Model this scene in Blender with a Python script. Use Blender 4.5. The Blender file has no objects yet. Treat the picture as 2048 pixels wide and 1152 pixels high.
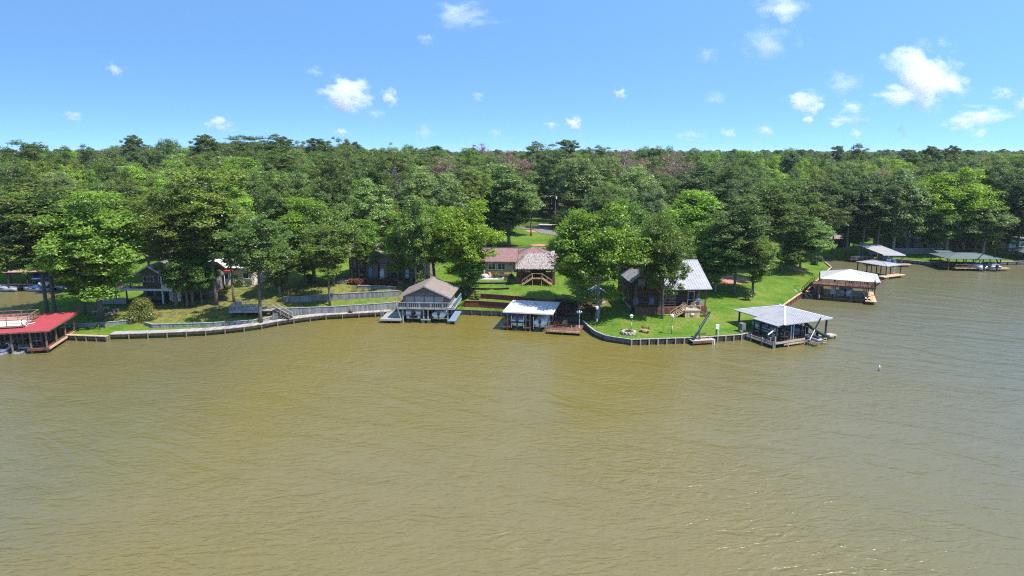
import bpy, bmesh, math, random
import numpy as np
from mathutils import Vector, Matrix, Euler
from mathutils.geometry import delaunay_2d_cdt
from mathutils.bvhtree import BVHTree

SC = bpy.context.scene
COL = SC.collection
R = math.radians

# ------------------------------------------------------------------ camera
CAM_H, PITCH, FPX = 30.0, 11.42, 1366.0
cam_d = bpy.data.cameras.new('camera'); cam = bpy.data.objects.new('camera', cam_d); COL.objects.link(cam)
cam.location = (0, 0, CAM_H); cam.rotation_euler = (R(90 - PITCH), 0, 0)
cam_d.sensor_width = 36.0; cam_d.lens = 24.01; cam_d.clip_start = 1.0; cam_d.clip_end = 40000
SC.camera = cam

# ------------------------------------------------------------------ sky, sun, exposure
SUN_EL, SUN_AZ = 59.0, -26.0        # azimuth measured from +X towards +Y
sdir = Vector((math.cos(R(SUN_EL)) * math.cos(R(SUN_AZ)), math.cos(R(SUN_EL)) * math.sin(R(SUN_AZ)), math.sin(R(SUN_EL))))
world = bpy.data.worlds.new('World'); SC.world = world; world.use_nodes = True
wn = world.node_tree.nodes; wl = world.node_tree.links
wn.clear()
w_out = wn.new('ShaderNodeOutputWorld'); w_bg = wn.new('ShaderNodeBackground'); w_sky = wn.new('ShaderNodeTexSky')
w_sky.sky_type = 'NISHITA'; w_sky.sun_disc = False
w_sky.sun_elevation = R(SUN_EL); w_sky.sun_rotation = math.atan2(sdir.x, sdir.y)
w_sky.altitude = 0; w_sky.air_density = 1.15; w_sky.dust_density = 0.15; w_sky.ozone_density = 2.6
w_bg.inputs['Strength'].default_value = 0.15
w_tc = wn.new('ShaderNodeTexCoord'); w_sp = wn.new('ShaderNodeSeparateXYZ'); w_cb = wn.new('ShaderNodeCombineXYZ')
w_mx = wn.new('ShaderNodeMath'); w_mx.operation = 'MAXIMUM'; w_mx.inputs[1].default_value = 0.0
w_ma = wn.new('ShaderNodeMath'); w_ma.operation = 'MULTIPLY_ADD'; w_ma.inputs[1].default_value = 3.6; w_ma.inputs[2].default_value = .30
wl.new(w_tc.outputs['Generated'], w_sp.inputs[0]); wl.new(w_sp.outputs[0], w_cb.inputs[0]); wl.new(w_sp.outputs[1], w_cb.inputs[1])
wl.new(w_sp.outputs[2], w_mx.inputs[0]); wl.new(w_mx.outputs[0], w_ma.inputs[0]); wl.new(w_ma.outputs[0], w_cb.inputs[2])
w_nm = wn.new('ShaderNodeVectorMath'); w_nm.operation = 'NORMALIZE'; wl.new(w_cb.outputs[0], w_nm.inputs[0]); wl.new(w_nm.outputs[0], w_sky.inputs['Vector'])
w_tint = wn.new('ShaderNodeMix'); w_tint.data_type = 'RGBA'; w_tint.blend_type = 'MULTIPLY'; w_tint.inputs[0].default_value = 1.0
w_tint.inputs[7].default_value = (0.90, 1.16, 1.27, 1); wl.new(w_sky.outputs[0], w_tint.inputs[6]); wl.new(w_tint.outputs[2], w_bg.inputs['Color']); wl.new(w_bg.outputs[0], w_out.inputs['Surface'])
sun_d = bpy.data.lights.new('sun', 'SUN'); sun = bpy.data.objects.new('sun', sun_d); COL.objects.link(sun)
sun_d.energy = 5.0; sun_d.angle = R(0.53); sun_d.color = (1.0, 0.95, 0.87)
sun.rotation_euler = sdir.to_track_quat('Z', 'Y').to_euler(); sun.location = (200, -30, 400)
vs = SC.view_settings
vs.view_transform = 'Standard'; vs.look = 'None'; vs.gamma = 1.0; vs.exposure = 0.77; vs.use_curve_mapping = False
SC.render.engine = 'CYCLES'
cy = SC.cycles
cy.max_bounces = 7; cy.diffuse_bounces = 4; cy.glossy_bounces = 3; cy.transmission_bounces = 3; cy.transparent_max_bounces = 12
cy.volume_bounces = 8; cy.sample_clamp_indirect = 6.0; cy.sample_clamp_direct = 1.0
cy.use_denoising = False; cy.filter_width = 1.15
cy.caustics_reflective = False; cy.caustics_refractive = False

# ------------------------------------------------------------------ helpers
def depr(py):
    return R(PITCH) + math.atan((py - 576.0) / FPX)

def at(px, py, z=0.0):
    """ground point at height z along the line of sight through photo pixel (px, py)"""
    a = depr(py); D = (CAM_H - z) / math.tan(a)
    k = D * math.cos(R(PITCH)) + (CAM_H - z) * math.sin(R(PITCH))
    return Vector(((px - 1024.0) / FPX * k, D, z))

def atD(px, py, D):
    z = CAM_H - D * math.tan(depr(py))
    k = D * math.cos(R(PITCH)) + (CAM_H - z) * math.sin(R(PITCH))
    return Vector(((px - 1024.0) / FPX * k, D, z))

def empty(name, loc=(0, 0, 0), rz=0.0):
    o = bpy.data.objects.new(name, None); COL.objects.link(o)
    o.empty_display_size = 0.3; o.location = loc; o.rotation_euler = (0, 0, rz)
    return o

def tag(o, label, cat, group=None, kind=None):
    o['label'] = label; o['category'] = cat
    if group: o['group'] = group
    o['kind'] = kind or 'thing'
    return o

def thing(name, label, cat, loc=(0, 0, 0), rz=0.0, group=None):
    return tag(empty(name, loc, rz), label, cat, group)

def kids(o):
    return [c for c in bpy.data.objects if c.parent == o]

def dup(root, loc, rz, label=None, group=None, scale=None, kidmap=None):
    r = root.copy(); COL.objects.link(r); r.location = loc; r.rotation_euler = (0, 0, rz)
    if label: r['label'] = label
    if group: r['group'] = group
    if scale: r.scale = scale
    for ch in root.children:
        c = ch.copy(); COL.objects.link(c); c.parent = r
        for g in ch.children:
            d = g.copy(); COL.objects.link(d); d.parent = c
    return r

class MB:
    """collects simple solids, then links them as ONE mesh object"""
    def __init__(s): s.v = []; s.f = []
    def add(s, vs, fs):
        n = len(s.v); s.v += [tuple(v) for v in vs]; s.f += [tuple(i + n for i in f) for f in fs]; return s
    def box(s, x0, x1, y0, y1, z0, z1):
        return s.add([(x0,y0,z0),(x1,y0,z0),(x1,y1,z0),(x0,y1,z0),(x0,y0,z1),(x1,y0,z1),(x1,y1,z1),(x0,y1,z1)],
                     [(0,3,2,1),(4,5,6,7),(0,1,5,4),(1,2,6,5),(2,3,7,6),(3,0,4,7)])
    def cbox(s, cx, cy_, cz, sx, sy, sz):
        return s.box(cx-sx/2, cx+sx/2, cy_-sy/2, cy_+sy/2, cz-sz/2, cz+sz/2)
    def beam(s, p, q, w, h=None, up=(0,0,1)):
        h = h or w; p = Vector(p); q = Vector(q); d = (q-p)
        if d.length < 1e-6: return s
        d.normalize(); up = Vector(up)
        if abs(d.dot(up)) > .98: up = Vector((0,1,0))
        sd = d.cross(up).normalized() * w/2; u = sd.cross(d).normalized() * h/2
        vs = [p-sd-u, p+sd-u, p+sd+u, p-sd+u, q-sd-u, q+sd-u, q+sd+u, q-sd+u]
        return s.add(vs, [(0,1,2,3),(7,6,5,4),(4,5,1,0),(5,6,2,1),(6,7,3,2),(7,4,0,3)])
    def tube(s, pts, rad, n=6, cap=True):
        pts = [Vector(p) for p in pts]
        if not hasattr(rad, '__len__'): rad = [rad]*len(pts)
        vs = []; fs = []
        for i, p in enumerate(pts):
            d = (pts[min(i+1, len(pts)-1)] - pts[max(i-1, 0)]).normalized()
            a = d.cross(Vector((0,0,1)))
            if a.length < .05: a = d.cross(Vector((0,1,0)))
            a.normalize(); b = d.cross(a)
            for k in range(n):
                t = 2*math.pi*k/n; vs.append(p + (a*math.cos(t) + b*math.sin(t))*rad[i])
        for i in range(len(pts)-1):
            for k in range(n):
                k2 = (k+1) % n; fs.append((i*n+k, i*n+k2, (i+1)*n+k2, (i+1)*n+k))
        if cap:
            fs.append(tuple(range(n))[::-1]); fs.append(tuple((len(pts)-1)*n+k for k in range(n)))
        return s.add(vs, fs)
    def prism(s, poly, z0, z1):
        n = len(poly)
        vs = [(x,y,z0) for x,y in poly] + [(x,y,z1) for x,y in poly]
        fs = [tuple(range(n))[::-1], tuple(range(n, 2*n))] + [(i,(i+1)%n,n+(i+1)%n,n+i) for i in range(n)]
        return s.add(vs, fs)
    def slab(s, poly3, t, dz=True):
        """planar polygon given thickness t downwards"""
        n = len(poly3); P = [Vector(p) for p in poly3]
        vs = P + [p - Vector((0,0,t)) for p in P]
        fs = [tuple(range(n)), tuple(range(n, 2*n))[::-1]] + [(i, n+i, n+(i+1)%n, (i+1)%n) for i in range(n)]
        return s.add(vs, fs)
    def lathe(s, prof, n=10, c=(0,0,0)):
        vs = []; fs = []
        for r_, z in prof:
            for k in range(n):
                t = 2*math.pi*k/n; vs.append((c[0]+r_*math.cos(t), c[1]+r_*math.sin(t), c[2]+z))
        for i in range(len(prof)-1):
            for k in range(n):
                fs.append((i*n+k, i*n+(k+1)%n, (i+1)*n+(k+1)%n, (i+1)*n+k))
        fs.append(tuple(range(n))[::-1]); fs.append(tuple((len(prof)-1)*n+k for k in range(n)))
        return s.add(vs, fs)
    def loft(s, rings, closed=True, caps=True):
        n = len(rings[0]); vs = [p for r_ in rings for p in r_]; fs = []
        for i in range(len(rings)-1):
            for k in range(n if closed else n-1):
                k2 = (k+1) % n; fs.append((i*n+k, i*n+k2, (i+1)*n+k2, (i+1)*n+k))
        if caps:
            fs.append(tuple(range(n))[::-1]); fs.append(tuple((len(rings)-1)*n+k for k in range(n)))
        return s.add(vs, fs)
    def mesh(s, name, m, smooth=False):
        me = bpy.data.meshes.new(name); me.from_pydata(s.v, [], s.f); me.validate()
        bm = bmesh.new(); bm.from_mesh(me); bmesh.ops.recalc_face_normals(bm, faces=bm.faces); bm.to_mesh(me); bm.free()
        if m: me.materials.append(m)
        if smooth:
            for p in me.polygons: p.use_smooth = True
        return me
    def build(s, name, m, parent=None, smooth=False, loc=(0,0,0)):
        o = bpy.data.objects.new(name, s.mesh(name, m, smooth)); COL.objects.link(o)
        o.location = loc
        if parent: o.parent = parent
        return o

def share(src, parent, loc=(0,0,0), rz=0):
    o = src.copy(); COL.objects.link(o); o.parent = parent; o.location = loc; o.rotation_euler = (0,0,rz); return o

# ------------------------------------------------------------------ materials
def nodes_of(m):
    m.use_nodes = True; nt = m.node_tree
    return nt, nt.nodes, nt.links

def mat(name, col, rough=.75, var=.25, scale=1.5, metal=0.0, bump=0.0, col2=None, spec=.3, stretch=(1,1,1), dirt=0.0):
    """plain procedural surface: base colour broken up by two noises, optional bump"""
    m = bpy.data.materials.new(name); nt, N, L = nodes_of(m)
    b = N['Principled BSDF']; b.inputs['Roughness'].default_value = rough; b.inputs['Metallic'].default_value = metal
    b.inputs['Specular IOR Level'].default_value = spec
    tc = N.new('ShaderNodeTexCoord'); mp = N.new('ShaderNodeMapping'); mp.inputs['Scale'].default_value = stretch
    L.new(tc.outputs['Object'], mp.inputs['Vector'])
    n1 = N.new('ShaderNodeTexNoise'); n1.inputs['Scale'].default_value = scale; n1.inputs['Detail'].default_value = 6; n1.inputs['Roughness'].default_value = .65
    L.new(mp.outputs[0], n1.inputs['Vector'])
    r_ = N.new('ShaderNodeValToRGB'); e = r_.color_ramp.elements
    c = Vector(col); c2 = Vector(col2) if col2 else c*(1-var)
    e[0].position = .3; e[1].position = .7
    e[0].color = (*c2, 1); e[1].color = (*(c*(1+var*.5)), 1)
    L.new(n1.outputs['Fac'], r_.inputs[0]); L.new(r_.outputs[0], b.inputs['Base Color'])
    if dirt:
        n3 = N.new('ShaderNodeTexNoise'); n3.inputs['Scale'].default_value = .9; n3.inputs['Detail'].default_value = 8; n3.inputs['Roughness'].default_value = .72; L.new(tc.outputs['Object'], n3.inputs['Vector'])
        mr = N.new('ShaderNodeMapRange'); mr.inputs[1].default_value = .50; mr.inputs[2].default_value = .72; mr.inputs[3].default_value = 0; mr.inputs[4].default_value = dirt; L.new(n3.outputs['Fac'], mr.inputs[0])
        mx = N.new('ShaderNodeMix'); mx.data_type = 'RGBA'; L.new(mr.outputs[0], mx.inputs[0]); L.new(r_.outputs[0], mx.inputs[6]); mx.inputs[7].default_value = (.13, .09, .06, 1); L.new(mx.outputs[2], b.inputs['Base Color'])
    if bump:
        n2 = N.new('ShaderNodeTexNoise'); n2.inputs['Scale'].default_value = scale*8; n2.inputs['Detail'].default_value = 3
        L.new(mp.outputs[0], n2.inputs['Vector'])
        bp = N.new('ShaderNodeBump'); bp.inputs['Strength'].default_value = bump; bp.inputs['Distance'].default_value = .05
        L.new(n2.outputs['Fac'], bp.inputs['Height']); L.new(bp.outputs[0], b.inputs['Normal'])
    return m

def wood(name, col, var=.4, rough=.8, pitch=.14, axis='x', wet=False):
    """weathered boards: per-board tone and dark joints"""
    m = bpy.data.materials.new(name); nt, N, L = nodes_of(m)
    b = N['Principled BSDF']; b.inputs['Roughness'].default_value = rough; b.inputs['Specular IOR Level'].default_value = .2
    tc = N.new('ShaderNodeTexCoord'); sp = N.new('ShaderNodeSeparateXYZ'); L.new(tc.outputs['Object'], sp.inputs[0])
    mu = N.new('ShaderNodeMath'); mu.operation = 'DIVIDE'; mu.inputs[1].default_value = pitch
    L.new(sp.outputs['XYZ'.index(axis.upper())], mu.inputs[0])
    fl = N.new('ShaderNodeMath'); fl.operation = 'FLOOR'; L.new(mu.outputs[0], fl.inputs[0])
    wn_ = N.new('ShaderNodeTexWhiteNoise'); wn_.noise_dimensions = '1D'; L.new(fl.outputs[0], wn_.inputs['W'])
    nz = N.new('ShaderNodeTexNoise'); nz.inputs['Scale'].default_value = 1.1; nz.inputs['Detail'].default_value = 5; L.new(tc.outputs['Object'], nz.inputs['Vector'])
    ad = N.new('ShaderNodeMath'); ad.operation = 'MULTIPLY_ADD'; ad.inputs[1].default_value = .55
    L.new(wn_.outputs['Value'], ad.inputs[0]); 
    m2 = N.new('ShaderNodeMath'); m2.operation = 'MULTIPLY'; m2.inputs[1].default_value = .6; L.new(nz.outputs['Fac'], m2.inputs[0]); L.new(m2.outputs[0], ad.inputs[2])
    r_ = N.new('ShaderNodeValToRGB'); e = r_.color_ramp.elements; c = Vector(col)
    e[0].position = .2; e[1].position = .8; e[0].color = (*(c*(1-var)), 1); e[1].color = (*(c*(1+var*.6)), 1)
    L.new(ad.outputs[0], r_.inputs[0]); L.new(r_.outputs[0], b.inputs['Base Color'])
    if wet:
        w1 = N.new('ShaderNodeMath'); w1.operation = 'MULTIPLY_ADD'; w1.inputs[1].default_value = -.5; L.new(nz.outputs['Fac'], w1.inputs[0]); L.new(sp.outputs['Z'], w1.inputs[2])
        mr = N.new('ShaderNodeMapRange'); mr.inputs[1].default_value = -.05; mr.inputs[2].default_value = .12; mr.inputs[3].default_value = .8; mr.inputs[4].default_value = 0; L.new(w1.outputs[0], mr.inputs[0])
        mx = N.new('ShaderNodeMix'); mx.data_type = 'RGBA'; L.new(mr.outputs[0], mx.inputs[0]); L.new(r_.outputs[0], mx.inputs[6]); mx.inputs[7].default_value = (.025, .024, .015, 1); L.new(mx.outputs[2], b.inputs['Base Color'])
    return m

def brick_mat(name, c1, c2, mortar, scale=1.0, bw=.5, rh=.18):
    m = bpy.data.materials.new(name); nt, N, L = nodes_of(m)
    b = N['Principled BSDF']; b.inputs['Roughness'].default_value = .9; b.inputs['Specular IOR Level'].default_value = .1
    tc = N.new('ShaderNodeTexCoord'); mp = N.new('ShaderNodeMapping'); mp.inputs['Rotation'].default_value = (R(90), 0, 0)
    L.new(tc.outputs['Object'], mp.inputs[0])
    t = N.new('ShaderNodeTexBrick'); t.inputs['Color1'].default_value = (*c1, 1); t.inputs['Color2'].default_value = (*c2, 1); t.inputs['Mortar'].default_value = (*mortar, 1)
    t.inputs['Scale'].default_value = scale; t.inputs['Brick Width'].default_value = bw; t.inputs['Row Height'].default_value = rh; t.inputs['Mortar Size'].default_value = .012
    L.new(mp.outputs[0], t.inputs['Vector']); L.new(t.outputs['Color'], b.inputs['Base Color'])
    return m

def shingle(name, col, var=.35):
    return mat(name, col, rough=.95, var=var, scale=2.2, bump=.4, spec=.1, dirt=.45)

M = {}
M['grey_wood'] = wood('grey_weathered_wood', (.30,.29,.28))
M['grey_wood_y'] = wood('grey_weathered_wood_y', (.30,.29,.28), axis='y')
M['pale_wood'] = wood('pale_weathered_wood', (.31,.29,.27))
M['tan_wood'] = wood('tan_wood', (.46,.31,.19))
M['brown_wood'] = wood('brown_wood', (.15,.085,.055))
M['red_wood'] = wood('red_stained_wood', (.135,.062,.044))
M['dark_wood'] = wood('dark_wood', (.055,.042,.035))
M['log_wall'] = wood('brown_log_wall', (.072,.045,.033), axis='z', pitch=.25)
M['post_wood'] = mat('post_wood', (.22,.15,.10), var=.4, scale=3)
M['pile'] = mat('pile_timber', (.10,.085,.07), var=.4, scale=4)
M['bulk_board'] = wood('bulkhead_boards', (.13,.125,.125), pitch=.22, wet=True)
M['cap'] = mat('timber_cap', (.40,.34,.28), var=.3, scale=3)
M['wall_timber'] = wood('retaining_boards', (.20,.20,.21), pitch=.25, wet=True)
M['red_metal'] = mat('red_metal_roof', (.38,.062,.072), dirt=0.35, rough=.45, var=.12, scale=.6)
M['grey_metal'] = mat('grey_metal_roof', (.33,.325,.335), dirt=0.4, rough=.5, var=.12, scale=.5)
M['steel_roof'] = mat('galvanised_roof', (.34,.34,.355), dirt=0.45, rough=.5, var=.15, scale=.5)
M['white_metal'] = mat('white_metal_roof', (.57,.55,.51), dirt=0.4, rough=.5, var=.15, scale=.6)
M['offwhite_roof'] = mat('offwhite_roof', (.60,.57,.53), dirt=0.35, rough=.6, var=.15, scale=.6)
M['green_metal'] = mat('green_grey_metal_roof', (.115,.14,.14), rough=.45, var=.15, scale=.5)
M['brown_shingle'] = shingle('brown_shingles', (.235,.19,.172))
M['red_shingle'] = shingle('red_brown_shingles', (.235,.138,.128))
M['pink_shingle'] = shingle('pink_shingles', (.40,.23,.21))
M['thatch'] = mat('thatch', (.44,.375,.345), rough=1, var=.5, scale=3, bump=1.0, stretch=(4,4,.8))
M['house_siding'] = mat('brown_grey_siding', (.20,.185,.175), var=.2, scale=1, stretch=(.4,.4,5))
M['grey_shingle'] = shingle('grey_brown_shingles', (.26,.24,.22))
M['grey_siding'] = mat('grey_siding', (.33,.32,.32), var=.2, scale=1, stretch=(.4,.4,5))
M['grey_panel'] = mat('grey_panel', (.17,.165,.165), var=.25, scale=2)
M['tan_stucco'] = mat('tan_stucco', (.24,.185,.14), var=.25, scale=1.2, bump=.2)
M['cream'] = mat('cream_wall', (.66,.58,.50), var=.15, scale=.8)
M['brick'] = brick_mat('house_brick', (.42,.26,.21), (.36,.21,.17), (.45,.38,.33))
M['redbrick'] = brick_mat('red_retaining_brick', (.19,.05,.035), (.14,.04,.03), (.10,.06,.05), bw=.6, rh=.2)
M['white'] = mat('white_paint', (.78,.77,.75), rough=.5, var=.08)
M['pvc'] = mat('white_plastic', (.80,.80,.80), rough=.35, var=.05)
M['blue_grey'] = mat('blue_grey_paint', (.16,.23,.32), rough=.6, var=.12)
M['dark_blue'] = mat('dark_blue_canvas', (.03,.06,.16), rough=.8, var=.3)
M['boat_blue'] = mat('blue_gelcoat', (.06,.17,.42), rough=.2, var=.08, spec=.5)
M['boat_white'] = mat('white_gelcoat', (.74,.74,.73), rough=.2, var=.06, spec=.5)
M['boat_grey'] = mat('grey_canvas', (.33,.33,.36), rough=.85, var=.25)
M['alu'] = mat('aluminium', (.55,.56,.58), rough=.35, metal=.8, var=.1)
M['black'] = mat('black_plastic', (.02,.02,.022), rough=.5, var=.2)
M['dark_metal'] = mat('dark_steel', (.03,.035,.035), rough=.5, metal=.4, var=.2)
M['slide'] = mat('dark_green_slide', (.015,.06,.06), rough=.3, var=.1)
M['glass'] = mat('window_glass', (.035,.05,.07), rough=.06, var=.1, spec=.8)
M['lamp_glass'] = mat('white_globe', (.82,.82,.80), rough=.3, var=.03)
M['stone'] = mat('stone', (.40,.33,.28), var=.4, scale=3, bump=.4)
M['concrete'] = mat('concrete', (.42,.40,.37), var=.2, scale=.7)
M['red_cloth'] = mat('red_canvas', (.36,.03,.035), rough=.9, var=.15)
M['sage'] = mat('sage_canvas', (.52,.55,.48), rough=.9, var=.1)
M['wire'] = mat('wire', (.30,.30,.31), rough=.5)
# ------------------------------------------------------------------ land: shoreline, terraces, heights
def xy(v): return (v.x, v.y)
def shp(*pp): return [xy(at(a, b, 0)) for a, b in pp]

FRONT = shp((60,655),(100,670),(135,679),(216,682),(222,678),(320,675),(420,670),(505,661),(560,650),(640,639),(780,631),(812,627),(905,626),(1010,632),
            (1060,636),(1110,640),(1160,646),(1166,650),(1176,660),(1190,671),(1213,681),(1262,689),(1390,685),(1480,679),(1512,672))
RIGHT = shp((1526,650),(1574,612),(1620,580),(1661,541),(1648,531),(1625,528),(1606,524),(1610,519))
BACK = shp((1660,516),(1703,519),(1790,524),(1830,528),(1885,533),(1950,532),(2048,528))
LEFT = [(-4000, 150), (-160, 150)] + shp((0,577),(100,576),(140,586),(112,598),(78,612),(60,628))
SHORE = LEFT + FRONT + RIGHT + BACK + [(180, 190), (230, 215), (4000, 330)]
LANDPOLY = SHORE + [(4000, 6000), (-4000, 6000)]

def in_poly(x, y, poly):
    c = False; n = len(poly); j = n-1
    for i in range(n):
        xi, yi = poly[i]; xj, yj = poly[j]
        if (yi > y) != (yj > y) and x < (xj-xi)*(y-yi)/(yj-yi)+xi: c = not c
        j = i
    return c

def far_z(x, y):
    D = math.hypot(x, y)
    t = max(0, min(1, (D-230)/450)); t = t*t*(3-2*t)
    return 4.5 + 2.0*t + 7.0*math.exp(-((x+105)/95)**2 - ((y-330)/110)**2) - 2.5*math.exp(-((x-150)/90)**2-((y-260)/70)**2)

def near(a, b, z):
    p = at(a, b, z); return (p.x, p.y, z)

# terrace walls: pixel line of the wall top (top height) with the drop below it
WALLS = {  # name: (list of (px, py_top, z_top), z_bottom list)
    'wall_a': ([(545,618,2.0),(600,616,2.0),(680,612.5,2.1),(770,606.5,2.1),(812,603,2.1)], [.75,.75,.8,.8,.8]),
    'wall_b': ([(568,594,3.1),(590,594.5,3.1),(660,588.5,3.3),(740,584.5,3.4),(798,582,3.4)], [2.3,2.15,2.2,2.3,2.4]),
    'wall_c': ([(716,571.5,4.0),(760,572,4.0),(792,574,4.0)], [3.5,3.5,3.6]),
    'wall_d': ([(130,648,1.35),(190,647,1.35),(258,641,1.4)], [.8,.8,1.0]),
    'wall_e': ([(292,645,1.4),(306,649,1.35),(420,646,1.35),(520,640,1.35),(547,632,1.4)], [1.0,.8,.78,.78,.8]),
    'brick_low': ([(930,602,2.1),(960,602.5,2.1),(1015,606,2.1),(1062,610,2.1),(1100,614,2.1)], [.95,.95,.95,.95,1.0]),
    'brick_high': ([(944,587,3.0),(1000,590,3.0),(1060,596,3.0),(1105,601,3.0)], [2.15,2.15,2.15,2.15]),
    'edge_low': ([(940,576,3.25),(985,577.5,3.25),(1018,576,3.25)], [3.0,2.98,3.0]),
    'edge_high': ([(940,565.5,3.6),(985,566,3.6),(1022,565,3.6)], [3.35,3.33,3.35]),
}
CTRL = []   # control heights for the land away from walls
for a, b, z in [(20,577,.6),(120,575,.9),(100,605,.9),(100,630,1.0),(170,625,1.3),(250,620,1.6),(330,612,1.9),(400,615,1.9),(450,600,2.3),(500,620,1.8),(170,600,1.6),(250,600,1.9),(250,570,2.5),
    (180,665,.75),(300,665,.75),(420,662,.75),(520,650,.76),(130,660,.75),
    (560,575,3.4),(600,560,3.7),(650,570,3.6),(700,560,3.9),(800,560,4.0),(850,580,3.0),(880,600,2.2),(900,618,.9),(560,607,2.2),(650,604,2.1),(760,597,2.2),(600,530,5.0),(480,570,3.2),(480,540,4.2),(400,570,3.0),(330,570,2.8),
    (650,640,.75),(760,628,.75),(1000,580,3.25),(1060,580,3.25),(1100,575,3.3),(1060,560,3.8),(960,555,3.7),(1110,545,4.0),(1000,620,.95),(960,613,1.0),(1040,624,.95),
    (1130,630,1.6),(1150,600,2.6),(1160,640,.9),(1190,620,1.9),(1210,600,2.2),(1190,655,.9),(1230,660,.95),(1300,672,.85),(1300,650,1.25),(1250,630,1.6),(1400,640,1.4),(1420,610,1.7),(1400,675,.8),(1470,665,.85),(1480,640,1.1),(1500,610,1.5),(1560,590,1.1),(1540,560,1.9),(1600,560,1.1),(1640,540,.9),(1560,530,2.2),(1480,570,2.2),(1440,560,2.5),(1300,590,2.0),(1250,580,2.4),
    (1700,512,.9),(1790,517,.9),(1850,520,.9),(1960,525,.9),(2048,520,.9),(1760,495,2.0),(1900,495,2.0),(2048,490,2.2),(1650,510,1.0)]:
    CTRL.append(near(a, b, z))
for x in range(-400, 420, 40):
    for y in range(175, 800, 40):
        if y < 235 and x > 60: continue
        if y < 200 and x < -40: pass
        CTRL.append((x, y, far_z(x, y)))
for x, y, z in [(-200,165,1.2),(-300,170,1.5),(220,230,1.5),(300,260,2),(160,215,2.5),(100,215,2.3),(120,235,3.2),(60,190,3.0),(40,185,3.3)]:
    CTRL.append((x, y, z))
CA = np.array(CTRL)

def idw(P):
    P = np.asarray(P, float); out = np.empty(len(P))
    for i in range(0, len(P), 2000):
        d2 = ((P[i:i+2000, None, :2]-CA[None, :, :2])**2).sum(2) + 4.0
        w = d2**-2.0
        out[i:i+2000] = (w*CA[None, :, 2]).sum(1)/w.sum(1)
    far = np.hypot(P[:, 0], P[:, 1]) > 700
    for i in np.nonzero(far)[0]: out[i] = far_z(*P[i, :2])
    return out

random.seed(11); rng = np.random.default_rng(7)
pts, zs, edges, keep_step = [], [], [], []
def addp(x, y, z):
    pts.append(Vector((x, y))); zs.append(z); return len(pts)-1
# shoreline, subdivided
def subdiv(line, step):
    out = []
    for a, b in zip(line, line[1:]):
        L_ = math.dist(a, b); n = max(1, min(60, int(L_/step)))
        for k in range(n): out.append((a[0]+(b[0]-a[0])*k/n, a[1]+(b[1]-a[1])*k/n))
    out.append(line[-1]); return out
shore_pts = subdiv(SHORE, 2.0)
sid = [addp(x, y, .72) for x, y in shore_pts]
for a, b in zip(sid, sid[1:]): edges.append((a, b))
c1 = addp(4000, 6000, 10); c2 = addp(-4000, 6000, 10)
edges += [(sid[-1], c1), (c1, c2), (c2, sid[0])]
WALLPTS = {}
for nm, (top, bot) in WALLS.items():
    tp = [at(*p) for p in top]
    WALLPTS[nm] = (tp, bot)
    ti = []; bi = []
    for i, p in enumerate(tp):
        a = tp[max(0, i-1)]; b = tp[min(len(tp)-1, i+1)]
        d = (b-a); n = Vector((d.y, -d.x, 0)).normalized()      # towards the lake
        ti.append(addp(p.x, p.y, p.z)); q = p + n*.22; bi.append(addp(q.x, q.y, bot[i]))
        q2 = p - n*1.2; addp(q2.x, q2.y, p.z+.03); q3 = p + n*1.0; addp(q3.x, q3.y, bot[i]-.02)
    edges += list(zip(ti, ti[1:])) + list(zip(bi, bi[1:]))
nfix = len(pts)
wallxy = [(p.x, p.y) for tp, _ in WALLPTS.values() for p in tp]
def wall_near(x, y, r_):
    for tp, _ in WALLPTS.values():
        for a, b in zip(tp, tp[1:]):
            ax, ay, bx, by = a.x, a.y, b.x, b.y
            t = max(0, min(1, ((x-ax)*(bx-ax)+(y-ay)*(by-ay))/((bx-ax)**2+(by-ay)**2+1e-9)))
            if math.hypot(x-ax-t*(bx-ax), y-ay-t*(by-ay)) < r_: return True
    return False
SHA = np.array(shore_pts)
grid = []
for x in np.arange(-150, 190, 1.6):
    for y in np.arange(102, 215, 1.6): grid.append((x+random.uniform(-.3,.3), y+random.uniform(-.3,.3)))
for x in np.arange(-600, 620, 14.0):
    for y in np.arange(120, 800, 14.0):
        if not (-152 < x < 192 and y < 217): grid.append((x, y))
for x in np.arange(-3900, 3950, 200.0):
    for y in np.arange(330, 6000, 200.0):
        if not (-620 < x < 630 and y < 810): grid.append((x, y))
G = [g for g in grid if in_poly(g[0], g[1], LANDPOLY)]
G = [g for g in G if ((SHA-np.array(g))**2).sum(1).min() > .8 and not wall_near(g[0], g[1], 1.3)]
gz = idw(G)
# ease down to the shoreline edge
for (x, y), z in zip(G, gz):
    dsh = math.sqrt(((SHA-np.array((x, y)))**2).sum(1).min())
    t = min(1, dsh/5.0); addp(x, y, .74*(1-t)+z*t)
res = delaunay_2d_cdt(pts, edges, [], 0, 1e-5, True)
ov, oe, of, orig = res[0], res[1], res[2], res[3]
oz = [zs[o[0]] if o else .7 for o in orig]
faces = []
for f in of:
    cx = sum(ov[i].x for i in f)/len(f); cyy = sum(ov[i].y for i in f)/len(f)
    if in_poly(cx, cyy, LANDPOLY): faces.append(tuple(f))
gv = [(v.x, v.y, z) for v, z in zip(ov, oz)]
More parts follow.
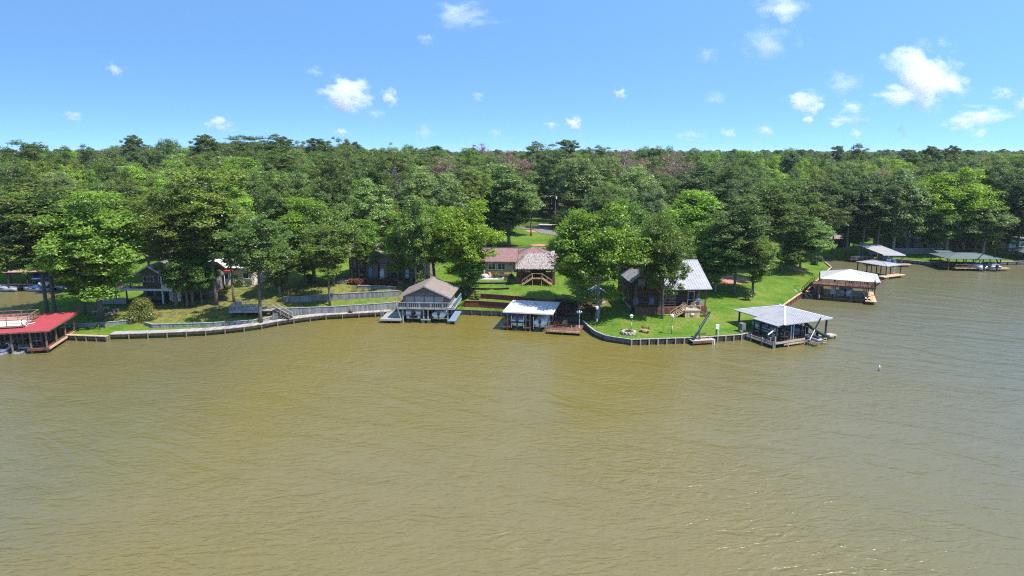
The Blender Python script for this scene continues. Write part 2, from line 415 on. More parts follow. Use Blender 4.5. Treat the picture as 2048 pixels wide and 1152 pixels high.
# earth skirt below the shoreline
omap = {}
for i, o in enumerate(orig):
    for k in o: omap[k] = i
sk = [omap[i] for i in sid]; n0 = len(gv)
gv += [(gv[i][0], gv[i][1], -1.5) for i in sk]
faces += [(sk[i], n0+i, n0+i+1, sk[i+1]) for i in range(len(sk)-1)]
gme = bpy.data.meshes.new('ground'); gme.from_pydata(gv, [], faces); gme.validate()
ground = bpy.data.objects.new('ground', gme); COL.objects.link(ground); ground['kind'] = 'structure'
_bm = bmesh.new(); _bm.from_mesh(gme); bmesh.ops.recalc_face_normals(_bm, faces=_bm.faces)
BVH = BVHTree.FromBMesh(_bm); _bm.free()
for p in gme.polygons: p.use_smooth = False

def gz_at(x, y):
    h = BVH.ray_cast(Vector((x, y, 200)), Vector((0, 0, -1)))
    return h[0].z if h[0] else 0.0

def on_ground(px, py):
    z = 1.0
    for _ in range(12):
        p = at(px, py, z); z = .5*z+.5*gz_at(p.x, p.y)
    p = at(px, py, z); p.z = gz_at(p.x, p.y); return p

# cover: what grows or lies on the ground (0 lawn, 1 leaf litter with painted sun dapples, 2 bare red earth, 3 forest floor)
litter = [(520,612,9),(450,612,9),(400,600,9),(330,625,7),(560,570,8),(600,580,9),(660,575,8),(700,575,7),(720,560,8),(780,570,8),(840,575,7),(860,600,5),(230,622,4.5),(170,615,3),(300,615,5),
          (1150,605,6),(1140,630,5),(1165,625,4.5),(1185,600,5),(1110,640,4),(560,600,4),(400,560,8),(350,590,5)]
earth = [(1440,558,5.5),(1470,556,4.5),(1415,560,4),(215,628,1.6),(1080,490,3),(1072,462,3.5),(1610,520,3),(1595,538,2.4)]
forest_f = []
LIT = [(on_ground(a, b), r_) for a, b, r_ in litter]; EAR = [(on_ground(a, b), r_) for a, b, r_ in earth]
lawn_far = [(on_ground(1050,480), 14), (on_ground(1080,470), 12), (on_ground(1020,470), 14), (on_ground(600,538), 11), (on_ground(570,545), 9), (on_ground(20,566), 14), (on_ground(1850,480), 8), (on_ground(1700,500), 6), (on_ground(1830,475), 8), (on_ground(575,398), 14),(on_ground(1090,440), 10),(on_ground(985,450),8)]
ca = gme.color_attributes.new('cover', 'FLOAT_COLOR', 'POINT')
cov = np.zeros((len(gme.vertices), 4), np.float32); cov[:, 3] = 1
for i, v in enumerate(gme.vertices):
    x, y = v.co.x, v.co.y
    l = max((max(0, 1.35-math.hypot(x-p.x, (y-p.y))/r_) for p, r_ in LIT), default=0)
    e = max((max(0, 1.35-math.hypot(x-p.x, (y-p.y))/r_) for p, r_ in EAR), default=0)
    f = 0.0
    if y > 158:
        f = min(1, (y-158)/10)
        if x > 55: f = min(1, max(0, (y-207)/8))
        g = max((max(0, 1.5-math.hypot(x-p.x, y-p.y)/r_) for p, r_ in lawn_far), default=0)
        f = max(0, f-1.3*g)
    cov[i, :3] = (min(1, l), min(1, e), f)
ca.data.foreach_set('color', cov.ravel())

gm = bpy.data.materials.new('ground_cover'); nt, N, L = nodes_of(gm)
b = N['Principled BSDF']; b.inputs['Roughness'].default_value = .95; b.inputs['Specular IOR Level'].default_value = .1
tc = N.new('ShaderNodeTexCoord')
def noise(sc, det=6, rough=.6, vec=None):
    n = N.new('ShaderNodeTexNoise'); n.inputs['Scale'].default_value = sc; n.inputs['Detail'].default_value = det; n.inputs['Roughness'].default_value = rough
    L.new(vec or tc.outputs['Object'], n.inputs['Vector']); return n.outputs['Fac']
def ramp(fac, stops):
    r_ = N.new('ShaderNodeValToRGB'); els = r_.color_ramp.elements
    while len(els) < len(stops): els.new(.5)
    for el, (p, c) in zip(els, stops): el.position = p; el.color = (*c, 1)
    L.new(fac, r_.inputs[0]); return r_.outputs[0]
def mixc(f, a, c):
    m_ = N.new('ShaderNodeMix'); m_.data_type = 'RGBA'; L.new(f, m_.inputs[0]); L.new(a, m_.inputs[6]); L.new(c, m_.inputs[7]); return m_.outputs[2]
def mth(op, a, b_=None, c=None, clamp=False):
    n = N.new('ShaderNodeMath'); n.operation = op; n.use_clamp = clamp
    for i, v in enumerate((a, b_, c)):
        if v is None: continue
        if isinstance(v, (int, float)): n.inputs[i].default_value = v
        else: L.new(v, n.inputs[i])
    return n.outputs[0]
grass_c = ramp(noise(.16, 8, .7), [(.34, (.048,.106,.013)), (.45, (.080,.152,.016)), (.54, (.105,.168,.022)), (.62, (.145,.172,.036)), (.70, (.21,.19,.07))])
fine = ramp(noise(2.2, 6, .75), [(.3, (.5,.52,.5)), (.7, (1.4,1.36,1.3))])
mm = N.new('ShaderNodeMix'); mm.data_type = 'RGBA'; mm.blend_type = 'MULTIPLY'; mm.inputs[0].default_value = 1; L.new(grass_c, mm.inputs[6]); L.new(fine, mm.inputs[7]); grass_c = mm.outputs[2]
litter_dapple_c = ramp(noise(.8, 10, .78), [(.36, (.042,.036,.018)), (.45, (.10,.082,.036)), (.51, (.16,.145,.045)), (.57, (.13,.175,.024))])  # brown litter, with sunlit dapples painted in as yellow-green and dark patches
ear_c = ramp(noise(.8, 6), [(.3, (.30,.12,.07)), (.7, (.48,.26,.17))])
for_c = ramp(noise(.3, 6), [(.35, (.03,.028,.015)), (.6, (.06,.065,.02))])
at_ = N.new('ShaderNodeAttribute'); at_.attribute_name = 'cover'; sp = N.new('ShaderNodeSeparateColor'); L.new(at_.outputs['Color'], sp.inputs[0])
nb = noise(.45, 6, .7)
def soft(ch):
    return mth('MULTIPLY_ADD', mth('ADD', ch, mth('MULTIPLY_ADD', nb, 1.2, -.6)), 3.0, -1.0, True)
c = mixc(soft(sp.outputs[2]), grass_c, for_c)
c = mixc(soft(sp.outputs[0]), c, litter_dapple_c)
c = mixc(soft(sp.outputs[1]), c, ear_c)
L.new(c, b.inputs['Base Color'])
bp = N.new('ShaderNodeBump'); bp.inputs['Strength'].default_value = .6; bp.inputs['Distance'].default_value = .12
L.new(noise(4, 4), bp.inputs['Height']); L.new(bp.outputs[0], b.inputs['Normal'])
gme.materials.append(gm)

# ------------------------------------------------------------------ water
wm = bpy.data.materials.new('lake_water'); nt, N, L = nodes_of(wm)
b = N['Principled BSDF']; b.inputs['IOR'].default_value = 1.58; b.inputs['Specular IOR Level'].default_value = .6
tc = N.new('ShaderNodeTexCoord')
def mapped(rot, sc):
    m0 = N.new('ShaderNodeMapping'); m0.inputs['Rotation'].default_value = (0, 0, R(rot)); L.new(tc.outputs['Object'], m0.inputs[0])
    m1 = N.new('ShaderNodeMapping'); m1.inputs['Scale'].default_value = (*sc, 1); L.new(m0.outputs[0], m1.inputs[0]); return m1.outputs[0]
def wave(rot, sc, det=3, rough=.5, dist=0.0):
    n = N.new('ShaderNodeTexNoise'); n.inputs['Scale'].default_value = 1.0; n.inputs['Detail'].default_value = det; n.inputs['Roughness'].default_value = rough
    n.inputs['Distortion'].default_value = dist; L.new(mapped(rot, sc), n.inputs['Vector']); return n.outputs['Fac']
def ridge(f):   # sharp crests
    return mth('SUBTRACT', 1.0, mth('ABSOLUTE', mth('MULTIPLY_ADD', f, 2.0, -1.0)))
w_big = wave(34, (.10, .30), 3, .55, .5)
w_mid = ridge(wave(-8, (.34, .95), 3, .55, .5))
w_mid2 = ridge(wave(20, (.50, 1.25), 2, .5, .4))
w_fine = wave(5, (1.6, 3.4), 3, .6)
gust = mth('ADD', wave(20, (.018, .03), 3, .6), 0.0)
sx = N.new('ShaderNodeSeparateXYZ'); L.new(tc.outputs['Object'], sx.inputs[0])
open_ = mth('MULTIPLY_ADD', sx.outputs[0], 1/55.0, -.30, True)      # the open reach to the right lies calmer
ruf = mth('MULTIPLY_ADD', mth('ADD', gust, mth('MULTIPLY', open_, -.16)), 4.5, -1.75, True)
h = mth('MULTIPLY', w_big, .9)
chop = mth('MULTIPLY_ADD', ruf, .65, .42)
h = mth('ADD', h, mth('MULTIPLY', mth('MULTIPLY', w_mid, .36), chop))
h = mth('ADD', h, mth('MULTIPLY', mth('MULTIPLY', w_mid2, .24), chop))
h = mth('ADD', h, mth('MULTIPLY', w_fine, mth('MULTIPLY_ADD', ruf, .07, .05)))
bp = N.new('ShaderNodeBump'); bp.inputs['Strength'].default_value = 1.0; bp.inputs['Distance'].default_value = .50
L.new(h, bp.inputs['Height']); L.new(bp.outputs[0], b.inputs['Normal'])
silt = wave(60, (.02, .012), 4, .6)
c = ramp(silt, [(.3, (.146,.117,.022)), (.5, (.146,.116,.030)), (.7, (.152,.121,.043))])
gold = N.new('ShaderNodeRGB'); gold.outputs[0].default_value = (.150, .122, .010, 1)      # more golden base colour towards the bank
c = mixc(mth('MULTIPLY', mth('MULTIPLY_ADD', sx.outputs[1], 1/45.0, -1.25, True), .34), c, gold.outputs[0])
rgb = N.new('ShaderNodeRGB'); rgb.outputs[0].default_value = (.082, .088, .066, 1)          # greyer base colour painted in for sky sheen at right and left
c = mixc(mth('MULTIPLY', mth('ADD', open_, mth('MULTIPLY', mth('MULTIPLY_ADD', sx.outputs[0], -1/14.0, -2.1, True), .6)), .62, None, True), c, rgb.outputs[0])
L.new(c, b.inputs['Base Color'])
L.new(mth('MULTIPLY_ADD', ruf, .06, .26), b.inputs['Roughness'])
wv = MB(); wv.add([(-6000,-3000,0),(6000,-3000,0),(6000,7000,0),(-6000,7000,0)], [(0,1,2,3)])
water = wv.build('water', wm); water['kind'] = 'structure'
# ------------------------------------------------------------------ trees
def leaf_mat(name, col, trans=.28, var=.45, hue=.011):
    m = bpy.data.materials.new(name); nt, N, L = nodes_of(m); N.clear()
    out = N.new('ShaderNodeOutputMaterial')
    geo = N.new('ShaderNodeNewGeometry'); oi = N.new('ShaderNodeObjectInfo')
    hs = N.new('ShaderNodeHueSaturation'); hs.inputs['Color'].default_value = (*col, 1)
    def mm(op, a, b_, c=0.0):
        n = N.new('ShaderNodeMath'); n.operation = op
        for i, v in enumerate((a, b_, c)):
            if isinstance(v, (int, float)): n.inputs[i].default_value = v
            else: L.new(v, n.inputs[i])
        return n.outputs[0]
    rl = geo.outputs['Random Per Island']; ro = oi.outputs['Random']
    L.new(mm('ADD', mm('MULTIPLY_ADD', ro, hue*.5, .5-hue*.35), mm('MULTIPLY_ADD', rl, hue, -hue/2)), hs.inputs['Hue'])
    L.new(mm('MULTIPLY', mm('MULTIPLY_ADD', rl, var*1.6, 1-var*.8), mm('MULTIPLY_ADD', ro, .2, .9)), hs.inputs['Value'])
    mx = N.new('ShaderNodeMix'); mx.data_type = 'RGBA'; mx.blend_type = 'MULTIPLY'; mx.inputs[0].default_value = 1
    L.new(hs.outputs[0], mx.inputs[6]); L.new(oi.outputs['Color'], mx.inputs[7]); c = mx.outputs[2]
    d = N.new('ShaderNodeBsdfDiffuse'); t = N.new('ShaderNodeBsdfTranslucent'); g = N.new('ShaderNodeBsdfGlossy'); g.inputs['Roughness'].default_value = .45
    g.inputs['Color'].default_value = (.8, .85, .9, 1)
    L.new(c, d.inputs[0]); L.new(c, t.inputs[0])
    a = N.new('ShaderNodeMixShader'); a.inputs[0].default_value = trans; L.new(d.outputs[0], a.inputs[1]); L.new(t.outputs[0], a.inputs[2])
    e = N.new('ShaderNodeMixShader'); e.inputs[0].default_value = .035; L.new(a.outputs[0], e.inputs[1]); L.new(g.outputs[0], e.inputs[2])
    L.new(e.outputs[0], out.inputs['Surface'])
    return m

LM = {
    'pine': leaf_mat('pine_needles', (.112,.176,.036), .45),
    'blue_pine': leaf_mat('blue_green_needles', (.108,.166,.048), .45),
    'warm_pine': leaf_mat('olive_needles', (.158,.215,.040), .45),
    'oak': leaf_mat('oak_leaves', (.140,.238,.034), .48),
    'gum': leaf_mat('sweetgum_leaves', (.200,.335,.034), .5),
    'lime': leaf_mat('lime_green_leaves', (.270,.400,.026), .5),
    'grey_oak': leaf_mat('grey_green_leaves', (.200,.278,.068), .45),
    'red': leaf_mat('rust_brown_needles', (.25,.155,.125), .3, hue=.008),
    'shrub': leaf_mat('shrub_leaves', (.13,.19,.036), .4),
    'redshrub': leaf_mat('russet_leaves', (.22,.085,.04), .3, hue=.008),
    'gold': leaf_mat('yellow_green_leaves', (.24,.26,.05), .45),
}
M['bark'] = mat('grey_brown_bark', (.155,.128,.108), rough=.95, var=.5, scale=2.5, bump=.6, stretch=(3,3,.6))
M['pale_bark'] = mat('pale_bark', (.28,.25,.22), rough=.95, var=.4, scale=2.5, bump=.6, stretch=(3,3,.6))
M['dead_bark'] = mat('dead_grey_wood', (.27,.24,.23), rough=.95, var=.4, scale=3)

def np_mesh(name, v, quads, m):
    me = bpy.data.meshes.new(name)
    n, q = len(v), len(quads)
    me.vertices.add(n); me.vertices.foreach_set('co', np.asarray(v, np.float32).ravel())
    me.loops.add(q*4); me.loops.foreach_set('vertex_index', np.asarray(quads, np.int32).ravel())
    me.polygons.add(q); me.polygons.foreach_set('loop_start', np.arange(0, q*4, 4, dtype=np.int32)); me.polygons.foreach_set('loop_total', np.full(q, 4, np.int32))
    me.update(); me.materials.append(m); return me

def leaf_quads(c, nrm, size, aspect, g, up_bias=0.0):
    n = len(c)
    nrm = nrm/np.maximum(np.linalg.norm(nrm, axis=1, keepdims=True), 1e-6)
    r_ = g.normal(size=(n, 3)); r_[:, 2] += up_bias
    a = r_ - nrm*(r_*nrm).sum(1, keepdims=True); a /= np.maximum(np.linalg.norm(a, axis=1, keepdims=True), 1e-6)
    b_ = np.cross(nrm, a); s = size[:, None]*.5
    bend = nrm*s*.35
    v = np.stack([c+a*s-bend, c+b_*s*aspect, c-a*s-bend, c-b_*s*aspect], 1).reshape(-1, 3)
    return v, np.arange(4*n).reshape(-1, 4)

def limb_curve(p, q, sag, n=4):
    p = Vector(p); q = Vector(q)
    return [p.lerp(q, t/(n-1)) + Vector((0, 0, sag*math.sin(math.pi*t/(n-1)))) for t in range(n)]

class Proto: pass
PROTO = {}
def finish(name, h, w, trunk_mb, bark, v, q, lm):
    P = Proto(); P.h = h; P.w = w
    if len(v):
        P.h = float(np.percentile(v[:, 2], 99.6)); P.w = 2*float(np.percentile(np.hypot(v[:, 0], v[:, 1]), 96))
    P.trunk = trunk_mb.mesh('trunk', bark, True)
    P.crown = np_mesh('crown', v, q, lm) if len(v) else None
    PROTO.setdefault(name, []).append(P); return P

def broadleaf(name, seed, lm, bark, h=16., cw=10., base=.25, lobes=60, leaf=.29, dens=84, flat=1.12, open_=.30, aspect=.62, rlo=.13, rhi=.32, tr=.0175):
    g = np.random.default_rng(seed); rr = random.Random(seed)
    T = MB(); lean = Vector((rr.uniform(-.6,.6), rr.uniform(-.6,.6), 0))
    tp = [lean*(t*t) + Vector((rr.uniform(-.12,.12), rr.uniform(-.12,.12), h*.86*t)) for t in (0,.12,.25,.4,.55,.7,.85,1)]
    tp[0] = Vector((0,0,-.4)); r0 = h*tr
    T.tube(tp, [r0*1.3, r0*1.02, r0*.95, r0*.8, r0*.62, r0*.45, r0*.28, r0*.12], 8)
    zc = h*(base+1)/2; rz = h*(1-base)/2; rx = cw/2
    V = []; S = []; NN = []
    done = []
    tries = 0
    while len(done) < lobes and tries < 6000:
        tries += 1
        d = g.normal(size=3); d /= np.linalg.norm(d)
        rad = g.uniform(open_, .86)*(1+.16*math.sin(2*math.atan2(d[1], d[0])+seed)+.10*math.sin(3*math.atan2(d[1], d[0])+2*seed+4*d[2]))
        if g.random() < .14: rad *= 1.15
        p = d*rad
        prof = 1.0 - .25*max(0, -p[2]) - .18*max(0, p[2])**2          # narrower at both ends
        R_ = rx*g.uniform(rlo, rhi)
        c = np.array([p[0]*rx*prof, p[1]*rx*prof, zc+p[2]*rz])
        if any(np.linalg.norm(c-o)<(R_+ro)*.52 for o, ro in done): continue
        done.append((c, R_))
    for c, R_ in done:
        # limb from trunk to clump
        zt = max(h*base*.75, c[2]-rr.uniform(.25,.5)*math.hypot(c[0], c[1])-1.0)
        t = min(.98, max(0, zt/(h*.86))); k = min(6, int(t*7)); 
        p0 = lean*(t*t)+Vector((0,0,zt))
        T.tube(limb_curve(p0, c, rr.uniform(-.3,.3)), [r0*.34*(1-t*.5), r0*.24, r0*.15, r0*.05], 5, False)
        n = int(dens*4*R_*R_)+20
        d = g.normal(size=(n, 3)); d /= np.linalg.norm(d, axis=1, keepdims=True)
        low = d[:, 2] < -.3; d[low, 2] *= .5
        rad = R_*(.45+.6*g.random(n)**.6)
        lump = 1+.28*np.sin(d[:, 0]*5+c[0]*3)*np.sin(d[:, 1]*5+c[1]*3)+.2*np.sin(d[:, 2]*7+c[2])
        pos = c+d*(rad*lump)[:, None]*np.array([1, 1, .78*flat])
        V.append(pos); NN.append(d*.7+np.array([.12, 0, .75])+g.normal(size=(n, 3))*.55); S.append(leaf*g.uniform(.6, 1.35, n))
    n = int(1500*(leaf/.29)**-2*cw/10)                                   # loose sprays between the clumps
    d = g.normal(size=(n, 3)); d /= np.linalg.norm(d, axis=1, keepdims=True); rad = .35+.62*g.random(n)**.8
    V.append(np.stack([d[:, 0]*rx*rad*(1-.25*np.maximum(0, -d[:, 2])), d[:, 1]*rx*rad*(1-.25*np.maximum(0, -d[:, 2])), zc+d[:, 2]*rz*rad], 1)); NN.append(d*.5+np.array([.1,0,.7])+g.normal(size=(n, 3))*.6); S.append(leaf*g.uniform(.6, 1.3, n))
    V = np.concatenate(V); NN = np.concatenate(NN); S = np.concatenate(S)
    v, q = leaf_quads(V, NN, S, aspect, g)
    return finish(name, h, cw, T, bark, v, q, lm)

def pine(name, seed, lm, bark, h=22., cw=8.5, base=.42, leaf=.47, dens=1.0, whorl=.8, fill=1.0, top_round=.75, twig=True):
    g = np.random.default_rng(seed); rr = random.Random(seed)
    T = MB(); r0 = h*.0145
    bx, by = rr.uniform(-.5,.5), rr.uniform(-.5,.5)
    ax = lambda z: Vector((bx*math.sin(z/h*2.2), by*math.sin(z/h*2.7), z))
    zs_ = [-.4, h*.04, h*.2, h*.4, h*.6, h*.8, h*.97]
    T.tube([ax(z) for z in zs_], [r0*1.25, r0, r0*.9, r0*.75, r0*.56, r0*.32, r0*.08], 8)
    V = []; S = []; NN = []
    z = h*base
    while z < h*.985:
        t = (z-h*base)/(h*(1-base))
        prof = (math.sin(math.pi*(min(1, .22+t*.78)))**top_round)
        prof = max(prof, .18)
        nb_ = rr.choice((4, 5, 5, 6)) if t > .12 else rr.choice((1, 2, 3))
        a0 = rr.uniform(0, 6.28)
        for k in range(nb_):
            if rr.random() > fill: continue
            a = a0+6.283*k/nb_+rr.uniform(-.4,.4); ln = cw/2*prof*rr.uniform(.65, 1.1)
            up = rr.uniform(-.05,.30)*ln + t*.35*ln
            p0 = ax(z); p1 = p0+Vector((math.cos(a)*ln, math.sin(a)*ln, up))
            T.tube(limb_curve(p0, p1, -.06*ln), [r0*.27*(1-.6*t), r0*.19*(1-.5*t), r0*.11, r0*.04], 4, False)
            m_ = max(2, int(ln*1.15))
            for j in range(m_):
                f = .42+.62*(j+rr.random())/m_
                off = Vector((rr.uniform(-.5,.5), rr.uniform(-.5,.5), rr.uniform(-.15,.45)))*(ln*.22+.25)
                c = np.array(p0.lerp(p1, f)+off); R_ = rr.uniform(.5, .95)*(.7+.3*prof)
                n = int(135*dens*R_)
                d = g.normal(size=(n, 3)); d /= np.linalg.norm(d, axis=1, keepdims=True)
                pos = c+d*(R_*g.random(n)**.45)[:, None]*np.array([1.15, 1.15, .68])
                V.append(pos); NN.append(d*.5+np.array([.1,0,.75])+g.normal(size=(n,3))*.65); S.append(leaf*g.uniform(.6,1.3,n))
        z += whorl*rr.uniform(.7, 1.3)
    if V:
        V = np.concatenate(V); NN = np.concatenate(NN); S = np.concatenate(S)
        v, q = leaf_quads(V, NN, S, .34, g, .4)
    else: v, q = np.zeros((0,3)), np.zeros((0,4))
    return finish(name, h, cw, T, bark, v, q, lm)

def bare(name, seed, bark, h=18., cw=6., base=.25, n1=26):
    rr = random.Random(seed); T = MB(); r0 = h*.014
    T.tube([(0,0,-.4),(rr.uniform(-.2,.2),0,h*.3),(rr.uniform(-.4,.4),.1,h*.65),(0,.2,h)], [r0*1.3, r0, r0*.65, r0*.1], 7)
    C = MB()
    for i in range(n1):
        z = h*(base+(1-base)*(i+rr.random())/n1); a = rr.uniform(0, 6.28); ln = cw/2*(1-.55*z/h)*rr.uniform(.6,1.2)+.5
        p1 = Vector((math.cos(a)*ln, math.sin(a)*ln, z+ln*rr.uniform(.2,.9)))
        pts_ = limb_curve((0,.1,z), p1, .15*ln); C.tube(pts_, [.09,.07,.05,.02], 4, False)
        for j in range(5):
            q0 = pts_[1].lerp(pts_[3], rr.random()); d = Vector((rr.uniform(-1,1), rr.uniform(-1,1), rr.uniform(0,1.1)))*ln*.4
            C.tube([q0, q0+d*.5, q0+d], [.045,.035,.012], 3, False)
            for _ in range(2):
                q1 = q0+d*rr.uniform(.4,.9); e = Vector((rr.uniform(-1,1), rr.uniform(-1,1), rr.uniform(0,1)))*ln*.22
                C.tube([q1, q1+e], [.03,.01], 3, False)
    P = Proto(); P.h = h; P.w = cw; P.trunk = T.mesh('trunk', bark, True); P.crown = C.mesh('branches', bark); P.bare = True
    PROTO.setdefault(name, []).append(P)

def loblolly(name, seed, lm, h, cw, base, lobes=88): broadleaf(name, seed, lm, M['bark'], h=h, cw=cw, base=base, lobes=lobes, leaf=.36, dens=64, flat=1.05, open_=.25, aspect=.36, rlo=.11, rhi=.25, tr=.0118)
for s_ in (1, 2, 31): loblolly('pine', s_, LM['pine'], 22, 9.0, .30+.03*(s_ % 3))
for s_ in (3, 4): loblolly('blue_pine', s_, LM['blue_pine'], 22, 9.6, .24)
for s_ in (5, 6, 32): loblolly('warm_pine', s_, LM['warm_pine'], 22, 9.6, .27+.03*(s_ % 3))
pine('tall_pine', 7, LM['pine'], M['bark'], h=26, cw=7.5, base=.66, top_round=.5, dens=1.1)
pine('tall_pine', 8, LM['blue_pine'], M['bark'], h=26, cw=8.5, base=.60, top_round=.5, dens=1.1)
for s_ in (11, 12, 34): broadleaf('oak', s_, LM['oak'], M['bark'], h=16, cw=12, base=.22, lobes=70)
for s_ in (13, 14, 33): broadleaf('gum', s_, LM['gum'], M['bark'], h=18, cw=10, base=.13, lobes=66)
for s_ in (15, 16, 36): broadleaf('lime', s_, LM['lime'], M['pale_bark'], h=16, cw=11, base=.2, lobes=66)
for s_ in (17, 18): broadleaf('grey_oak', s_, LM['grey_oak'], M['pale_bark'], h=18, cw=11, base=.14, lobes=72, leaf=.32)
broadleaf('red', 21, LM['red'], M['dead_bark'], h=21, cw=10, base=.35, lobes=60, leaf=.30, dens=40, open_=.3, aspect=.4, rlo=.1, rhi=.22)
broadleaf('red', 22, LM['red'], M['dead_bark'], h=21, cw=11, base=.35, lobes=46, leaf=.28, dens=34, open_=.3, aspect=.4, rlo=.1, rhi=.22)
bare('bare', 23, M['dead_bark'])

def shrub_mesh(seed, lm, w=2.4, h=1.8, leaf=.22, lobes=16, dens=120):
    g = np.random.default_rng(seed); V=[]; NN=[]; S=[]
    for _ in range(lobes):
        d = g.normal(size=3); d /= np.linalg.norm(d); d[2] = abs(d[2])
        c = d*np.array([w*.3, w*.3, h*.55])+np.array([0,0,h*.15]); R_ = w*g.uniform(.14,.26); n = int(dens*R_*R_*4)+15
        e = g.normal(size=(n,3)); e /= np.linalg.norm(e, axis=1, keepdims=True)
        pos = c+e*(R_*(.5+.5*g.random(n)))[:, None]; pos[:, 2] = np.abs(pos[:, 2])
        V.append(pos); NN.append(e*.7+np.array([0,0,.4])+g.normal(size=(n,3))*.5); S.append(leaf*g.uniform(.6,1.3,n))
    v, q = leaf_quads(np.concatenate(V), np.concatenate(NN), np.concatenate(S), .6, g)
    return np_mesh('foliage', v, q, lm)

SPW = {'pine':'dark green pine','blue_pine':'blue green pine','warm_pine':'olive green pine','tall_pine':'tall bare-stemmed pine','oak':'dark green oak','gum':'bright green broadleaf tree',
       'lime':'lime green broadleaf tree','grey_oak':'grey green broadleaf tree','red':'rust brown dying pine','bare':'bare grey dead tree'}
SPN = {'pine':'pine_tree','blue_pine':'pine_tree','warm_pine':'pine_tree','tall_pine':'pine_tree','oak':'oak_tree','gum':'broadleaf_tree','lime':'broadleaf_tree','grey_oak':'broadleaf_tree','red':'dying_pine_tree','bare':'dead_tree'}
NT = [0]
TREES = []
def tree(sp, x, y, h, w=None, rz=None, tint=None, label=None, group=None, var=None, z=None):
    rr = random.Random(NT[0]*7+5); NT[0] += 1
    L_ = PROTO[sp]; P = L_[(var if var is not None else rr.randrange(len(L_))) % len(L_)]
    zz = gz_at(x, y) if z is None else z
    o = thing(SPN[sp], label or SPW[sp], 'tree', (x, y, zz), rz if rz is not None else rr.uniform(0, 6.28), group)
    sz = h/P.h; sx_ = (w/P.w) if w else sz*rr.uniform(.9, 1.12)
    o.scale = (sx_, sx_, sz)
    t = bpy.data.objects.new('trunk', P.trunk); COL.objects.link(t); t.parent = o; kq = min(1.0, 1.1*sz/sx_); t.scale = (kq, kq, 1)
    c_ = bpy.data.objects.new('branches' if sp == 'bare' else 'crown', P.crown); COL.objects.link(c_); c_.parent = o
    k = tint or (1, 1, 1)
    c_.color = (*k, 1)
    TREES.append((x, y, (w or P.w*sx_)/2)); return o
# ------------------------------------------------------------------ building helpers
def off(line, d):
    """offset an open polyline sideways (positive = to its right, i.e. towards the lake for left-to-right lines)"""
    out = []
    for i, p in enumerate(line):
        a = Vector(line[max(0, i-1)]); b_ = Vector(line[min(len(line)-1, i+1)])
        d_ = (b_-a).normalized(); out.append((p[0]+d_.y*d, p[1]-d_.x*d))
    return out

def resample(line, step):
    L_ = [0.0]
    for a, b_ in zip(line, line[1:]): L_.append(L_[-1]+math.dist(a[:2], b_[:2]))
    n = max(1, round(L_[-1]/step)); out = []
    for k in range(n+1):
        s_ = L_[-1]*k/n
        i = max(j for j in range(len(line)-1) if L_[j] <= s_+1e-9)
        t = (s_-L_[i])/max(1e-9, L_[i+1]-L_[i]); t = min(1, t)
        out.append(tuple(line[i][q]+(line[i+1][q]-line[i][q])*t for q in range(len(line[i]))))
    return out

def post(root, x, y, z0, z1, m, s=.18, nm='post'):
    return MB().cbox(0, 0, (z1-z0)/2, s, s, z1-z0).build(nm, m, root, loc=(x, y, z0))

def pole(root, x, y, z0, z1, m, r_=.09, nm='post'):
    return MB().tube([(0,0,0),(0,0,z1-z0)], [r_, r_*.92], 8).build(nm, m, root, loc=(x, y, z0))

def window(root, x, y, z, w, h, rz=0.0, frame=None, panes=1, nm='window', t=.07):
    f = MB(); b_ = .09
    f.box(-w/2-b_, -w/2, -t, .02, -h/2-b_, h/2+b_).box(w/2, w/2+b_, -t, .02, -h/2-b_, h/2+b_).box(-w/2, w/2, -t, .02, h/2, h/2+b_).box(-w/2, w/2, -t, .02, -h/2-b_, -h/2)
    for i in range(1, panes): f.cbox(-w/2+w*i/panes, -.02, 0, .06, .06, h)
    o = f.build(nm, frame or M['white'], root, loc=(x, y, z)); o.rotation_euler = (0, 0, rz)
    for i in range(panes):
        g = MB().box(-w/2+w*i/panes+.03, -w/2+w*(i+1)/panes-.03, -.03, .01, -h/2, h/2).build('pane', M['glass'], o)
    return o

def door(root, x, y, z0, w, h, rz=0.0, m=None):
    d = MB().box(-w/2, w/2, -.06, .02, 0, h)
    for zz in (.12, .55): d.box(-w*.36, w*.36, -.085, -.06, h*zz, h*(zz+.33))
    o = d.build('door', m or M['white'], root, loc=(x, y, z0)); o.rotation_euler = (0, 0, rz)
    MB().cbox(w*.38, -.10, h*.46, .06, .08, .06).build('handle', M['dark_metal'], o)
    return o

def railing(root, pts_, h, m, every=1.8, bal=.0, rails=(1.0, .12), s=.09, nm='railing', mesh=None):
    r_ = MB()
    for a, b_ in zip(pts_, pts_[1:]):
        a = Vector(a); b_ = Vector(b_); ln = (b_-a).length; n = max(1, round(ln/every))
        for k in range(n+1): q = a.lerp(b_, k/n); r_.cbox(q.x, q.y, q.z+h/2, s, s, h)
        for f in rails: r_.beam(a+Vector((0,0,h*f)), b_+Vector((0,0,h*f)), s*.8 if f < .9 else s*1.5, s*.6)
        if bal:
            nb_ = max(2, int(ln/bal))
            for k in range(nb_): q = a.lerp(b_, (k+.5)/nb_); r_.cbox(q.x, q.y, q.z+h*.56, .05, .05, h*.86)
    return r_.build(nm, m, root)

